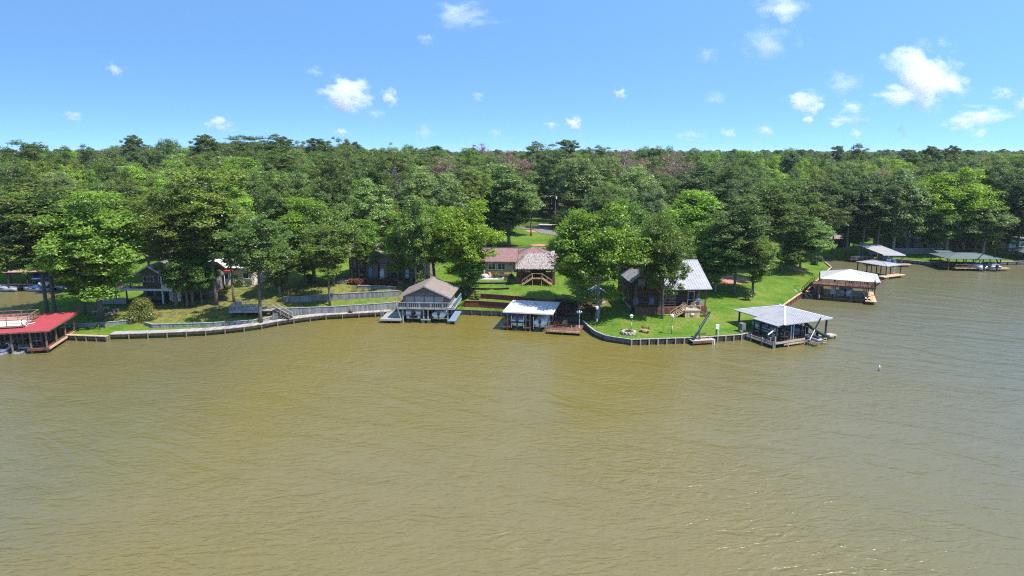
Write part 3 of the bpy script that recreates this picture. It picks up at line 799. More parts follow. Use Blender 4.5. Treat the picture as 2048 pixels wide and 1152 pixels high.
def stairs(root, p0, p1, w, m, n=None, nm='stairs', rails=None, rail_m=None):
    """straight flight from p0 (foot, centre) up to p1 (head, centre)"""
    p0 = Vector(p0); p1 = Vector(p1); d = Vector((p1.x-p0.x, p1.y-p0.y, 0)); L_ = d.length; d.normalize(); sd = Vector((d.y, -d.x, 0))
    n = n or max(2, round((p1.z-p0.z)/.19)); s_ = MB()
    for sg in (-1, 1): s_.beam(p0+sd*sg*w/2, p1+sd*sg*w/2, .07, .26)
    o = s_.build(nm, m, root)
    for k in range(n):
        a = p0.lerp(p1, (k+.35)/n); a.z = p0.z+(p1.z-p0.z)*(k+1)/n-.02
        q = MB().beam(-sd*(w/2+.05), sd*(w/2+.05), L_/n*.95, .05).build('tread', m, o, loc=a)
    if rails:
        r_ = MB()
        for sg in rails:
            e = sd*sg*w/2
            r_.beam(p0+e+Vector((0,0,.95)), p1+e+Vector((0,0,.95)), .10, .07)
            for t in (0, .5, 1): q = p0.lerp(p1, t)+e; r_.cbox(q.x, q.y, q.z+.47, .09, .09, .95)
        r_.build('handrail', rail_m or m, o)
    return o

def roof_plane(mb, e0, e1, r1, r0, t=.12, ribs=0.0, rib=None):
    """roof plane eave e0-e1, ridge r0-r1 (r0==r1 for a hip triangle); optional standing ribs into rib MB"""
    P = [Vector(e0), Vector(e1), Vector(r1)] + ([] if (Vector(r0)-Vector(r1)).length < 1e-4 else [Vector(r0)])
    mb.slab(P, t)
    if ribs:
        e0, e1, r0, r1 = map(Vector, (e0, e1, r0, r1)); u = (e1-e0); L_ = u.length; u.normalize()
        nrm = u.cross(r0-e0).normalized()
        if nrm.z < 0: nrm = -nrm
        v = nrm.cross(u).normalized()
        if v.z < 0: v = -v
        a = (r0-e0).dot(u); b_ = (r1-e0).dot(u); h = (r0-e0).dot(v)
        n = int(L_/ribs)
        for k in range(n+1):
            q = (k+.5)*L_/(n+1)
            hm = h
            if a > 1e-3 and q < a: hm = h*q/a
            if L_-b_ > 1e-3 and q > b_: hm = min(hm, h*(L_-q)/(L_-b_))
            if hm > .15: rib.beam(e0+u*q+nrm*.015, e0+u*q+v*(hm-.03)+nrm*.015, .07, .05, up=nrm)

def hip_roof(root, x0, x1, y0, y1, ze, zr, m, ov=.5, ribs=0.0, ridge_along='x', inset=None, t=.12, caps=None, nm='roof'):
    x0 -= ov; x1 += ov; y0 -= ov; y1 += ov
    w, d = x1-x0, y1-y0
    if ridge_along == 'x':
        i = inset if inset is not None else d/2; i = min(i, w/2-.05); ym = (y0+y1)/2; A = (x0+i, ym, zr); B = (x1-i, ym, zr)
    else:
        i = inset if inset is not None else w/2; i = min(i, d/2-.05); xm = (x0+x1)/2; A = (xm, y0+i, zr); B = (xm, y1-i, zr)
    c = [(x0,y0,ze),(x1,y0,ze),(x1,y1,ze),(x0,y1,ze)]; mb = MB(); rb = MB()
    if ridge_along == 'x':
        pl = [(c[0],c[1],B,A),(c[1],c[2],B,B),(c[2],c[3],A,B),(c[3],c[0],A,A)]; hips = [(c[0],A),(c[1],B),(c[2],B),(c[3],A),(A,B)]
    else:
        pl = [(c[0],c[1],A,A),(c[1],c[2],B,A),(c[2],c[3],B,B),(c[3],c[0],A,B)]; hips = [(c[0],A),(c[1],A),(c[2],B),(c[3],B),(A,B)]
    for e0, e1, r1, r0 in pl: roof_plane(mb, e0, e1, r1, r0, t, ribs, rb)
    o = mb.build(nm, m, root)
    if ribs: rb.build('rib', m, o)
    k = MB()
    for a, b_ in hips: k.beam(Vector(a)+Vector((0,0,.03)), Vector(b_)+Vector((0,0,.03)), .22, .06)
    k.build('ridge_cap', caps or m, o)
    return o

def gable_roof(root, x0, x1, y0, y1, ze, zr, m, ov=.5, ribs=0.0, along='y', t=.14, nm='roof', fascia=None):
    mb = MB(); rb = MB(); x0 -= ov; x1 += ov; y0 -= ov; y1 += ov
    if along == 'y':
        xm = (x0+x1)/2
        pl = [((x0,y1,ze),(x0,y0,ze),(xm,y0,zr),(xm,y1,zr)), ((x1,y0,ze),(x1,y1,ze),(xm,y1,zr),(xm,y0,zr))]
        rg = ((xm,y0,zr+.03),(xm,y1,zr+.03)); ga = [((x0,y0,ze),(xm,y0,zr),(x1,y0,ze))]
    else:
        ym = (y0+y1)/2
        pl = [((x0,y0,ze),(x1,y0,ze),(x1,ym,zr),(x0,ym,zr)), ((x1,y1,ze),(x0,y1,ze),(x0,ym,zr),(x1,ym,zr))]
        rg = ((x0,ym,zr+.03),(x1,ym,zr+.03)); ga = [((x0,y0,ze),(x0,ym,zr),(x0,y1,ze)), ((x1,y0,ze),(x1,ym,zr),(x1,y1,ze))]
    for e0, e1, r1, r0 in pl: roof_plane(mb, e0, e1, r1, r0, t, ribs, rb)
    o = mb.build(nm, m, root)
    if ribs: rb.build('rib', m, o)
    MB().beam(rg[0], rg[1], .24, .06).build('ridge_cap', m, o)
    if fascia:
        f = MB()
        for a, b_, c in ga:
            for p, q in ((a, b_), (b_, c)): f.beam(Vector(p)+Vector((0,-.03,-.12)), Vector(q)+Vector((0,-.03,-.12)), .06, .24)
        f.build('fascia', fascia, o)
    return o

def walls(root, x0, x1, y0, y1, z0, z1, m, nm='wall', t=.15, gable=None, along='y', names=None):
    """four walls butted end to end; gable = ridge height adds the gable triangles"""
    MB().box(x0, x1, y0, y0+t, z0, z1).build(nm, m, root)
    MB().box(x0, x1, y1-t, y1, z0, z1).build(nm, m, root)
    MB().box(x0, x0+t, y0+t, y1-t, z0, z1).build(nm, m, root)
    MB().box(x1-t, x1, y0+t, y1-t, z0, z1).build(nm, m, root)
    if gable:
        if along == 'y':
            for a, b_ in ((y0, y0+t), (y1-t, y1)):
                MB().add([(x0,a,z1),(x1,a,z1),((x0+x1)/2,a,gable),(x0,b_,z1),(x1,b_,z1),((x0+x1)/2,b_,gable)], [(0,1,2),(5,4,3),(0,3,4,1),(1,4,5,2),(2,5,3,0)]).build('gable', m, root)
        else:
            for a, b_ in ((x0, x0+t), (x1-t, x1)):
                MB().add([(a,y0,z1),(a,y1,z1),(a,(y0+y1)/2,gable),(b_,y0,z1),(b_,y1,z1),(b_,(y0+y1)/2,gable)], [(0,1,2),(5,4,3),(0,3,4,1),(1,4,5,2),(2,5,3,0)]).build('gable', m, root)

def hull_rings(L_, W, H):
    rings = []
    for t in (0, .12, .35, .6, .78, .9, .97, 1.0):
        w = W/2*(1 if t < .45 else max(.03, math.cos((t-.45)/.55*math.pi/2)**.75)); y = -L_/2+L_*t
        sh = H*(1+.22*max(0, t-.4)/.6); kz = H*.5*max(0, (t-.75)/.25)**2
        rings.append([(0,y,kz),(w*.62,y,kz+H*.22*(1-t*.2)),(w,y,sh*.72),(w*.96,y,sh),(-w*.96,y,sh),(-w,y,sh*.72),(-w*.62,y,kz+H*.22*(1-t*.2))])
    return rings

def outboard(root, y, z, m=None):
    o = MB(); o.loft([[(-.18,y-.42,z+.1),(.18,y-.42,z+.1),(.2,y+.1,z+.1),(-.2,y+.1,z+.1)],[(-.22,y-.5,z+.35),(.22,y-.5,z+.35),(.22,y+.15,z+.35),(-.22,y+.15,z+.35)],[(-.13,y-.38,z+.68),(.13,y-.38,z+.68),(.13,y+.05,z+.68),(-.13,y+.05,z+.68)]])
    o.box(-.07, .07, y-.28, y, z-.75, z+.1); o.box(-.09, .09, y-.45, y+.05, z-.62, z-.52); o.lathe([(.03,-.15),(.09,0),(.03,.15)], 8, (0, y-.35, z-.8))
    return o.build('outboard_motor', m or M['black'], root)

def runabout(label, loc, rz, L_=6.2, W=2.3, H=1.05, hull='boat_white', cover=None, stripe=None, motor=True, screen=True, group=None):
    r_ = thing('motor_boat', label, 'boat', loc, rz, group)
    MB().loft(hull_rings(L_, W, H)).build('hull', M[hull], r_, True)
    if stripe:
        st = MB()
        for sg in (-1, 1): st.beam((sg*W*.495, -L_/2, H*.80), (sg*W*.495, L_*.08, H*.86), .05, .2)
        st.beam((-W*.47, -L_/2-.02, H*.7), (W*.47, -L_/2-.02, H*.7), .04, .3)
        st.build('stripe', M[stripe], r_)
    if cover:
        rings = []
        for t in (.02, .2, .42, .55, .75, .93):
            w = W/2*(.99 if t < .45 else max(.1, math.cos((t-.45)/.55*math.pi/2)**.75)*1.0); y = -L_/2+L_*t; z = H*(1+.22*max(0, t-.4)/.6)
            k = (.12, .32, .62, .5, .2, .05)[len(rings)]
            rings.append([(w,y,z-.08),(w*.75,y,z+k*.55),(0,y,z+k),(-w*.75,y,z+k*.55),(-w,y,z-.08)])
        MB().loft(rings).build('cover', M[cover], r_, True)
    else:
        MB().box(-W*.40, W*.40, -L_*.42, L_*.05, H*.98, H*1.05).build('cockpit_floor', M['boat_grey'], r_)
        for sx_ in (-.24, .24): MB().box(W*sx_-.28, W*sx_+.28, -L_*.12, L_*.0, H*1.0, H*1.35).box(W*sx_-.28, W*sx_+.28, -L_*.14, -L_*.12, H*1.0, H*1.75).build('seat', M['boat_grey'], r_)
        MB().box(-W*.40, W*.40, -L_*.42, -L_*.33, H*1.0, H*1.4).build('rear_bench', M['boat_grey'], r_)
        if screen:
            MB().add([(-W*.42,L_*.08,H*1.08),(W*.42,L_*.08,H*1.08),(W*.34,L_*.02,H*1.6),(-W*.34,L_*.02,H*1.6),(-W*.42,L_*.10,H*1.08),(W*.42,L_*.10,H*1.08),(W*.34,L_*.04,H*1.6),(-W*.34,L_*.04,H*1.6)],
                 [(0,1,2,3),(7,6,5,4),(0,4,5,1),(1,5,6,2),(2,6,7,3),(3,7,4,0)]).build('windscreen', M['glass'], r_)
    if motor: outboard(r_, -L_/2, H*.75)
    return r_

def pontoon(label, loc, rz, L_=7.0, W=2.5, cover=None, fence='boat_white', canopy=None, group=None):
    r_ = thing('pontoon_boat', label, 'boat', loc, rz, group)
    for sg in (-1, 1): MB().tube([(sg*W*.36,-L_/2,.35),(sg*W*.36,L_*.38,.35),(sg*W*.36,L_*.5,.55)], [.32,.32,.06], 10).build('pontoon', M['alu'], r_, True)
    MB().box(-W/2, W/2, -L_/2, L_*.46, .68, .78).build('deck', M['boat_grey'], r_)
    f = MB(); h = .72
    f.box(-W/2, -W/2+.06, -L_/2+.3, L_*.42, .8, .8+h).box(W/2-.06, W/2, -L_/2+.3, L_*.42, .8, .8+h).box(-W/2+.06, W/2-.06, L_*.42-.06, L_*.42, .8, .8+h).box(-W/2+.06, -.4, -L_/2+.3, -L_/2+.36, .8, .8+h).box(.4, W/2-.06, -L_/2+.3, -L_/2+.36, .8, .8+h)
    f.build('side_panel', M[fence], r_)
    if cover: MB().loft([[(W/2+.02,y,1.35),(W*.3,y,1.58+k),(-W*.3,y,1.58+k),(-W/2-.02,y,1.35)] for y, k in ((-L_/2+.2,0),(-L_*.2,.35),(L_*.1,.2),(L_*.44,0))]).build('cover', M[cover], r_)
    else:
        for sy in (-.36, .30): MB().box(-W/2+.1, W/2-.1, L_*sy-.35, L_*sy+.35, .8, 1.25).box(-W/2+.1, W/2-.1, L_*sy-.35, L_*sy-.2, 1.25, 1.65).build('bench_seat', M['boat_grey'], r_)
        MB().box(.3, 1.0, -.3, .1, .8, 1.7).build('console', M['boat_white'], r_)
    if canopy:
        c = MB()
        for sg in (-1, 1):
            for y in (-1.6, .6): c.beam((sg*W*.46, -.5, 1.5), (sg*W*.44, y, 2.75), .04)
        c.build('canopy_frame', M['alu'], r_)
        MB().loft([[(-W/2,y,2.72),(-W*.25,y,2.86),(W*.25,y,2.86),(W/2,y,2.72),(W*.25,y,2.82),(-W*.25,y,2.82)] for y in (-1.8,-.5,.8)]).build('canopy', M[canopy], r_)
    outboard(r_, -L_/2, .95)
    return r_

def jetski(label, loc, rz, m='boat_white', m2='black', group=None):
    r_ = thing('jet_ski', label, 'jet ski', loc, rz, group)
    MB().loft(hull_rings(2.9, 1.1, .5)).build('hull', M[m], r_, True)
    MB().loft([[(-.22,y,.48),(.22,y,.48),(.18,y,z),(-.18,y,z)] for y, z in ((-1.2,.72),(-.6,.85),(0,.78),(.2,.95))]).build('saddle', M[m2], r_)
    MB().loft([[(-.4,y,.5),(.4,y,.5),(.2,y,z),(-.2,y,z)] for y, z in ((.15,1.0),(.45,.98),(1.2,.62))]).build('hood', M[m], r_)
    MB().tube([(-.42,.2,1.08),(-.1,.32,1.02),(.1,.32,1.02),(.42,.2,1.08)], .035, 6).build('handlebar', M['black'], r_)
    return r_

def lift(root, x, y0, y1, w, zb, ztop):
    """lift cradle: two beams under the boat on four cables"""
    for y in (y0, y1):
        o = MB().cbox(0, 0, 0, w, .14, .16).build('lift_beam', M['alu'], root, loc=(x, y, zb))
        c = MB()
        for sg in (-1, 1): c.tube([(sg*w*.48,0,.05),(sg*w*.48,0,ztop-zb)], .025, 4)
        c.build('cable', M['wire'], o)

def deck(root, x0, x1, y0, y1, z, m, t=.16, step=2.4, nm='deck', along='x', piles=None, zb=-.9, fascia=None):
    """deck split into boarded sections, with joists' fascia and piles"""
    n = max(1, round(((x1-x0) if along == 'x' else (y1-y0))/step))
    for k in range(n):
        if along == 'x': a, b_ = x0+(x1-x0)*k/n, x0+(x1-x0)*(k+1)/n; MB().box(a+.006, b_-.006, y0, y1, z-t, z).build(nm, m, root)
        else: a, b_ = y0+(y1-y0)*k/n, y0+(y1-y0)*(k+1)/n; MB().box(x0, x1, a+.006, b_-.006, z-t, z).build(nm, m, root)
    for x, y in (piles or []): pole(root, x, y, zb, z-t, M['pile'], .13, 'pile')

def chair(label, loc, rz, m, group=None):
    r_ = thing('deck_chair', label, 'chair', loc, rz, group)
    MB().add([(-.3,-.3,.42),(.3,-.3,.42),(.3,.3,.28),(-.3,.3,.28),(-.3,-.3,.46),(.3,-.3,.46),(.3,.3,.32),(-.3,.3,.32)], [(0,3,2,1),(4,5,6,7),(0,1,5,4),(1,2,6,5),(2,3,7,6),(3,0,4,7)]).build('seat', m, r_)
    b_ = MB()
    for k in range(5): b_.beam((-.26+.13*k,.26,.28),(-.30+.15*k,.62,1.12), .11, .03, up=(0,1,0))
    b_.build('backrest', m, r_)
    for sg in (-1, 1):
        MB().cbox(sg*.36, -.02, .6, .12, .75, .04).build('armrest', m, r_)
        for y in (-.3, .3): MB().cbox(sg*.36, y, .29, .07, .09, .58).build('leg', m, r_)
    return r_

def lamp_post(label, loc, h=3.0, kind='cage', m=None):
    r_ = thing('lamp_post', label, 'lamp', loc)
    MB().lathe([(.09,-.1),(.09,.12),(.035,.3),(.03,h)], 8).build('pole', m or M['dark_metal'], r_)
    if kind == 'globes':
        MB().beam((-.32,0,h-.1),(.32,0,h-.1), .06).beam((0,-.32,h-.1),(0,.32,h-.1), .06).build('arm', m or M['white'], r_)
        g = [(.05,0),(.15,.07),(.18,.18),(.14,.29),(.04,.34)]
        me = MB().lathe(g, 10).mesh('globe', M['lamp_glass'], True)
        for x, y, z in ((-.32,0,-.05),(.32,0,-.05),(0,-.32,-.05),(0,.32,-.05),(0,0,.12)):
            o = bpy.data.objects.new('globe', me); COL.objects.link(o); o.parent = r_; o.location = (x, y, h+z)
    else:
        MB().lathe([(.17,0),(.22,.08),(.21,.28),(.10,.36)], 8, (0,0,h)).build('lantern', M['lamp_glass'], r_)
        MB().lathe([(.30,.36),(.29,.41),(.04,.58)], 8, (0,0,h)).build('lantern_cap', M['white'], r_)
        MB().cbox(.07, 0, 1.1, .12, .14, .5).build('junction_box', M['white'], r_)
    return r_

def shrub(label, loc, w, h, seed, lm='shrub', group=None, cat='shrub', tint=None):
    me = shrub_mesh(seed, LM[lm], w, h, leaf=.24, dens=70)
    r_ = thing('shrub', label, cat, loc, 0, group)
    o = bpy.data.objects.new('foliage', me); COL.objects.link(o); o.parent = r_
    if tint: o.color = (*tint, 1)
    s_ = MB()
    for a in range(4): s_.tube([(0,0,-.2),(math.cos(a*1.6)*w*.12,math.sin(a*1.6)*w*.12,h*.45)], [.05,.02], 5)
    s_.build('stem', M['bark'], r_)
    return r_

def wall_run(name, label, cat, line, zb, zt, m, step=2.4, t=.2, boards=True, capm=None, pile_m=None, cap_w=.3, group=None, bd=.22):
    """a wall along a polyline: panels (boarded), caps and optional piles, each a part"""
    Ln = [(p[0], p[1], (zt[i] if hasattr(zt, '__len__') else zt), (zb[i] if hasattr(zb, '__len__') else zb)) for i, p in enumerate(line)]
    P = resample(Ln, step); r_ = thing(name, label, cat, (P[0][0], P[0][1], 0), 0, group)
    rj = random.Random(len(label))
    for a, b_ in zip(P, P[1:]):
        A = Vector((a[0]-P[0][0], a[1]-P[0][1], 0)); B = Vector((b_[0]-P[0][0], b_[1]-P[0][1], 0)); d = B-A; ln = d.length; d.normalize(); n_ = Vector((d.y, -d.x, 0))
        mb = MB(); k = max(1, int(ln/bd)) if boards else 1
        for j in range(k):
            p = A.lerp(B, j/k); q = A.lerp(B, (j+1)/k-.06/k if boards else 1.0); o_ = n_*(rj.uniform(0, .035) if boards else 0)
            f = (j+.5)/k; z1 = a[2]+(b_[2]-a[2])*f; z0 = a[3]+(b_[3]-a[3])*f-.25
            vs = [p+o_, q+o_, q-n_*t, p-n_*t]
            mb.add([(v.x, v.y, z0) for v in vs]+[(v.x, v.y, z1) for v in vs], [(0,3,2,1),(4,5,6,7),(0,1,5,4),(1,2,6,5),(2,3,7,6),(3,0,4,7)])
        mb.build('panel', m, r_)
        if capm:
            c0 = A-n_*(t*.5-.05); c1 = B-n_*(t*.5-.05); c0.z = a[2]+.04; c1.z = b_[2]+.04
            MB().beam(c0, c1, cap_w, .08).build('cap', capm, r_)
    if pile_m:
        for a in P:
            MB().cbox(0, 0, 0, .2, .2, a[2]-a[3]+.55).build('pile', pile_m, r_, loc=(a[0]-P[0][0], a[1]-P[0][1]-.16, (a[2]+a[3])/2-.22))
    return r_
# front trees: species, base pixel, top pixel row, crown width in px, tint, label
FT = [
 ('pine',  95,630,372,215,(1.25,1.05,.9),'large brown-green pine behind the red-roofed boathouse with a doubled trunk',0),
 ('pine', 112,629,392,180,(.75,.85,.9),'dark pine standing close against the doubled pine behind the red boathouse',1),
 ('gum',  202,640,384,178,(1,1,1),'tall bright green sweetgum on the lawn left of the two-storey grey house',0),
 ('gum',  170,628,470,90,(.75,.8,.8),'smaller leaning tree with dark trunk between the doubled pine and the sweetgum',1),
 ('warm_pine',300,562,392,125,(.95,1.0,.9),'dark olive pine rising behind the gable of the grey house',0),
 ('warm_pine',352,616,362,122,(1.1,1.12,.9),'olive pine standing directly right of the grey two-storey house',1),
 ('oak',22,571,425,115,(.8,.85,.85),'dark oak at the left border behind the inlet',0),
 ('grey_oak',92,566,440,105,(.8,.9,.8),'shaded tree behind the pink-roofed boathouse',0),
 ('oak',160,574,470,86,(.85,.9,.85),'dark tree behind the blue boat canopy',1),
 ('gum',238,586,478,78,(.8,.9,.85),'leafy tree between the sweetgum and the grey house',1),
 ('grey_oak',560,588,478,74,(.85,.9,.8),'small grey-green tree at the foot of the sloping lawn',0),
 ('oak',610,570,470,76,(.8,.85,.8),'dark small tree on the right edge of the sloping lawn',2),
 ('oak',374,614,498,84,(.75,.82,.85),'low dark leafy tree against the right side of the grey house',2),
 ('oak',404,611,512,60,(.85,.9,.8),'smaller dark tree right of the low tree beside the grey house',1),
 ('pine',385,612,400,86,(.9,1,.9),'slim dark pine close to the right end of the grey house',1),
 ('warm_pine',432,610,338,138,(1.2,1.2,.85),'tallest golden olive pine above the wooden viewing deck',0),
 ('pine',468,604,430,78,(.9,.95,.9),'straight dark pine just behind the viewing deck',0),
 ('warm_pine',523,652,412,124,(.85,1.05,1.0),'pine growing at the boardwalk edge with its trunk in front of the deck',1),
 ('gum',628,566,398,110,(1.05,1.05,.8),'bright green tree behind the sloping lawn left of the timbered house',0),
 ('warm_pine',660,612,452,95,(1.05,1.1,1.0),'pine standing on the terrace between the two grey retaining walls',0),
 ('oak',668,572,412,100,(1.1,1.0,.9),'dark green tree in front of the left end of the timbered house',1),
 ('gum',735,560,440,60,(.9,.95,.8),'thin light green tree by the front deck of the timbered house',1),
 ('gum',822,572,425,100,(1.0,1.0,.8),'light green tree before the gable of the timbered house',0),
 ('grey_oak',833,584,395,70,(1.0,1.1,.7),'slender tree rising behind the grey gabled boathouse',1),
 ('gum',868,566,415,82,(.95,1.0,.8),'bright green tree right of the timbered house',1),
 ('lime',928,594,404,122,(.90,.93,.8),'large yellow-green tree between the grey boathouse and the red-roofed brick house',2),
 ('gum',941,588,500,58,(.85,1,.9),'low green vine-covered tree beside the brick terraces',0),
 ('lime',1155,612,424,112,(.66,.74,.85),'lime green tree directly right of the thatched pavilion',1),
 ('lime',1193,640,412,158,(.70,.78,.85),'broad lime green tree with pale trunk left of the dark log house',0),
 ('oak',1324,637,430,100,(1.05,.95,.8),'dark green oak in front of the metal-roofed log house',0),
 ('oak',1255,590,405,105,(.9,.95,.9),'rounded dark green tree behind the left roof of the log house',1),
 ('gum',1385,560,384,125,(1.15,1.15,.85),'mid green broad tree behind the metal roof of the log house',1),
 ('grey_oak',1430,584,450,104,(.9,1.1,.7),'tree with two slim trunks right of the log house porch',0),
 ('pine',1468,590,392,120,(1.0,1.0,1.05),'dark pine right of the log house on the red earth',0),
 ('oak',1505,588,470,95,(1.15,1.05,.9),'dark-trunked tree at the back of the right lawn',0),
 ('pine',1520,560,372,118,(1.05,1.0,.9),'dark conical pine behind the right lawn',1),
 ('warm_pine',1562,545,366,120,(.85,.92,1.0),'brownish pine at the head of the right lawn',0),
 ('grey_oak',1600,536,430,110,(.85,1.0,.8),'spreading grey-green tree near the tip of the right lawn',1),
 ('blue_pine',1622,522,358,110,(1.2,1.1,1.0),'blue-green pine on the near side of the small cove',0),
 ('oak',1585,545,492,60,(1.0,1.0,1.0),'low bushy tree at the lawn edge near the cove',1),
 ('grey_oak',1018,492,330,118,(.9,1.0,.9),'big grey-green tree standing alone on the lawn behind the brick house',0),
 ('grey_oak',988,492,395,60,(.8,.9,.9),'dark slim tree left of the lone big tree behind the brick house',1),
 ('pine',1062,472,372,44,(1.0,1.0,1.0),'slim leaning pine beside the road',0),
 ('pine',1132,506,420,60,(.7,.75,.8),'dark tree by the chimney of the brick house',1),
]
BANK = [  # far right bank
 ('oak',1706,506,440,60,'low dark oak left of the far grey dock'),('gum',1770,503,430,62,'low leafy tree between the far grey dock and the pale house'),('oak',1862,502,440,58,'low dark oak beside the sunlit far lawn'),('oak',1912,501,432,64,'low dark tree in front of the dark red house'),('grey_oak',1950,503,440,60,'low grey-green tree right of the dark red house'),('gum',2012,504,436,60,'low leafy tree left of the white house at the right border'),
 ('blue_pine',1692,512,345,95,'blue-green pine at the left end of the far right bank'),('pine',1722,514,368,75,'slim dark pine behind the far grey boat dock'),
 ('blue_pine',1752,512,350,95,'tall blue-green pine above the far grey boat dock'),('grey_oak',1785,508,340,92,'grey-green tree on the far bank right of the grey dock'),
 ('oak',1812,505,372,85,'dark oak on the far bank beside the sunlit strip of lawn'),('gum',1842,505,378,70,'light green tree at the sunlit gap on the far bank'),
 ('lime',1890,505,340,130,'large lime green tree behind the green-roofed boathouse'),('oak',1872,510,415,80,'rounded dark green tree left of the large lime tree'),
 ('lime',1925,500,372,90,'yellow-green tree right of the large lime tree on the far bank'),('grey_oak',1965,512,405,85,'pale yellowish tree behind the right end of the green-roofed boathouse'),
 ('blue_pine',1995,508,365,80,'dark pine right of the pale yellowish tree'),('blue_pine',2032,512,340,95,'tall dark pine at the right picture border'),
 ('oak',2062,512,385,90,'dark tree half cut off by the right picture border'),('pine',1663,508,380,70,'dark pine at the back of the small cove'),
]
for sp, bx, by, ty, w, ti, lb, vr in FT:
    p = on_ground(bx, by); D = p.y
    top = CAM_H - D*math.tan(depr(ty)); k = D*.98+5
    tree(sp, p.x, p.y, top-p.z, w/FPX*k*1.08, label=lb, tint=ti, var=vr)
for sp, bx, by, ty, w, lb in BANK:
    p = on_ground(bx, by); D = p.y
    tree(sp, p.x, p.y, CAM_H-D*math.tan(depr(ty))-p.z, w/FPX*(D*.98+5)*1.12, label=lb, tint=(.9,.95,1.0))

# notable crowns further back: species, px, top py, width px, distance
NOTE = [
 ('pine',55,284,95,205),('pine',20,330,90,180),('gum',35,385,80,165),('lime',140,304,70,330),('lime',150,334,70,240),('red',212,298,56,420),('grey_oak',95,360,80,185),
 ('oak',345,282,90,290),('lime',395,297,62,300),('oak',430,288,80,310),('pine',480,272,110,300),('gum',487,316,90,215),('lime',452,322,60,225),('grey_oak',275,372,70,190),('pine',260,340,60,235),
 ('lime',310,330,36,265),('gum',200,360,70,205),('warm_pine',262,362,85,170),('gum',310,350,60,190),('pine',530,271,95,290),('tall_pine',565,274,42,330),('pine',555,300,90,230),('tall_pine',635,277,45,320),
 ('warm_pine',660,308,105,205),('grey_oak',610,330,80,230),('tall_pine',711,284,24,430),('lime',735,308,50,300),('gum',775,296,55,350),('warm_pine',820,305,80,260),('pine',855,300,70,280),
 ('red',893,312,72,222),('gum',945,298,64,310),('red',962,287,45,420),('bare',785,340,40,200),('pine',740,340,70,205),('gum',720,362,60,180),('oak',650,366,120,165),('grey_oak',845,348,95,185),
 ('pine',930,330,80,215),('blue_pine',975,330,70,240),('red',1018,302,97,262),('tall_pine',1138,280,42,330),('pine',1080,285,70,330),('grey_oak',1160,318,80,220),('blue_pine',1110,300,80,265),
 ('red',1250,300,102,250),('red',1348,303,97,232),('grey_oak',1210,318,70,235),('grey_oak',1285,346,90,195),('gum',1205,394,48,175),('grey_oak',1245,378,60,180),('pine',1320,345,70,205),('blue_pine',1390,325,90,220),
 ('gum',1420,305,60,320),('pine',1450,330,80,225),('blue_pine',1490,350,80,190),('gum',1500,302,60,340),('lime',1540,314,50,300),('oak',1575,300,70,330),('lime',1605,320,42,290),('tall_pine',1678,292,24,420),
 ('pine',1722,289,44,360),('bare',1668,312,34,340),('tall_pine',1862,293,40,330),('tall_pine',1906,292,36,330),('tall_pine',1942,300,24,450),('lime',1800,322,95,300),('gum',1760,318,50,330),('lime',1740,326,40,310),
 ('pine',1840,330,80,270),('blue_pine',1985,325,100,245),('lime',1985,308,60,360),('gum',2035,310,60,350),('grey_oak',1715,330,60,290),('oak',1640,318,60,300),('gum',1690,345,50,260),
 ('pine',1400,298,60,380),('oak',1290,296,50,420),('oak',1330,294,50,430),('pine',1205,292,44,430),('pine',1175,296,44,400),('oak',880,296,46,400),('oak',820,292,40,430),('pine',250,294,60,430),('pine',310,292,60,430),('warm_pine',395,330,80,205),
]
GRP = {}; CLEAR = []
def glabel(sp):
    return {'pine':'dark green pine in the dense woodland behind the houses','blue_pine':'blue-green pine in the dense woodland behind the houses','warm_pine':'olive pine in the dense woodland behind the houses',
     'tall_pine':'tall pine with bare stem poking above the woodland','oak':'dark green oak in the woodland behind the houses','gum':'bright green leafy tree in the woodland behind the houses',
     'lime':'lime green tree standing out in the dark woodland','grey_oak':'grey-green leafy tree in the woodland behind the houses','red':'rust brown dying pine among green woodland trees','bare':'bare grey dead tree among green woodland trees'}[sp]
def ggroup(sp): return {'pine':'dark green woodland pines','blue_pine':'blue-green woodland pines','warm_pine':'olive woodland pines','tall_pine':'tall emergent pines','oak':'dark green woodland oaks',
     'gum':'bright green woodland trees','lime':'lime green woodland trees','grey_oak':'grey-green woodland trees','red':'dying rust brown pines','bare':'bare dead trees'}[sp]
SPECIAL = {('red',893):'rust brown dying pine above the yellow-green tree, reddest of the dying pines',('red',212):'small purplish brown tree on the skyline at far left',('red',962):'small dark red-brown tree on the skyline above the brick house',
 ('red',1018):'rust brown dying pine right above the lone grey-green tree',('red',1250):'brown half-bare dying pine above the lime green tree',('red',1348):'purplish half-bare dying pine above the log house',
 ('bare',785):'bare grey dead tree rising above the timbered house',('bare',1668):'bare grey dead tree in the woodland behind the cove'}
for sp, px, py, w, D in NOTE:
    p = atD(px, py, D); g0 = gz_at(p.x, p.y); h = p.z-g0
    if sp in ('red', 'lime', 'bare', 'grey_oak', 'warm_pine') and D < 340: CLEAR.append((p.x/p.y, p.y, w/FPX*.42))
    tree(sp, p.x, p.y, max(8, h), w/FPX*(D*.98+5)*1.1, label=SPECIAL.get((sp, px), glabel(sp)), group=ggroup(sp))
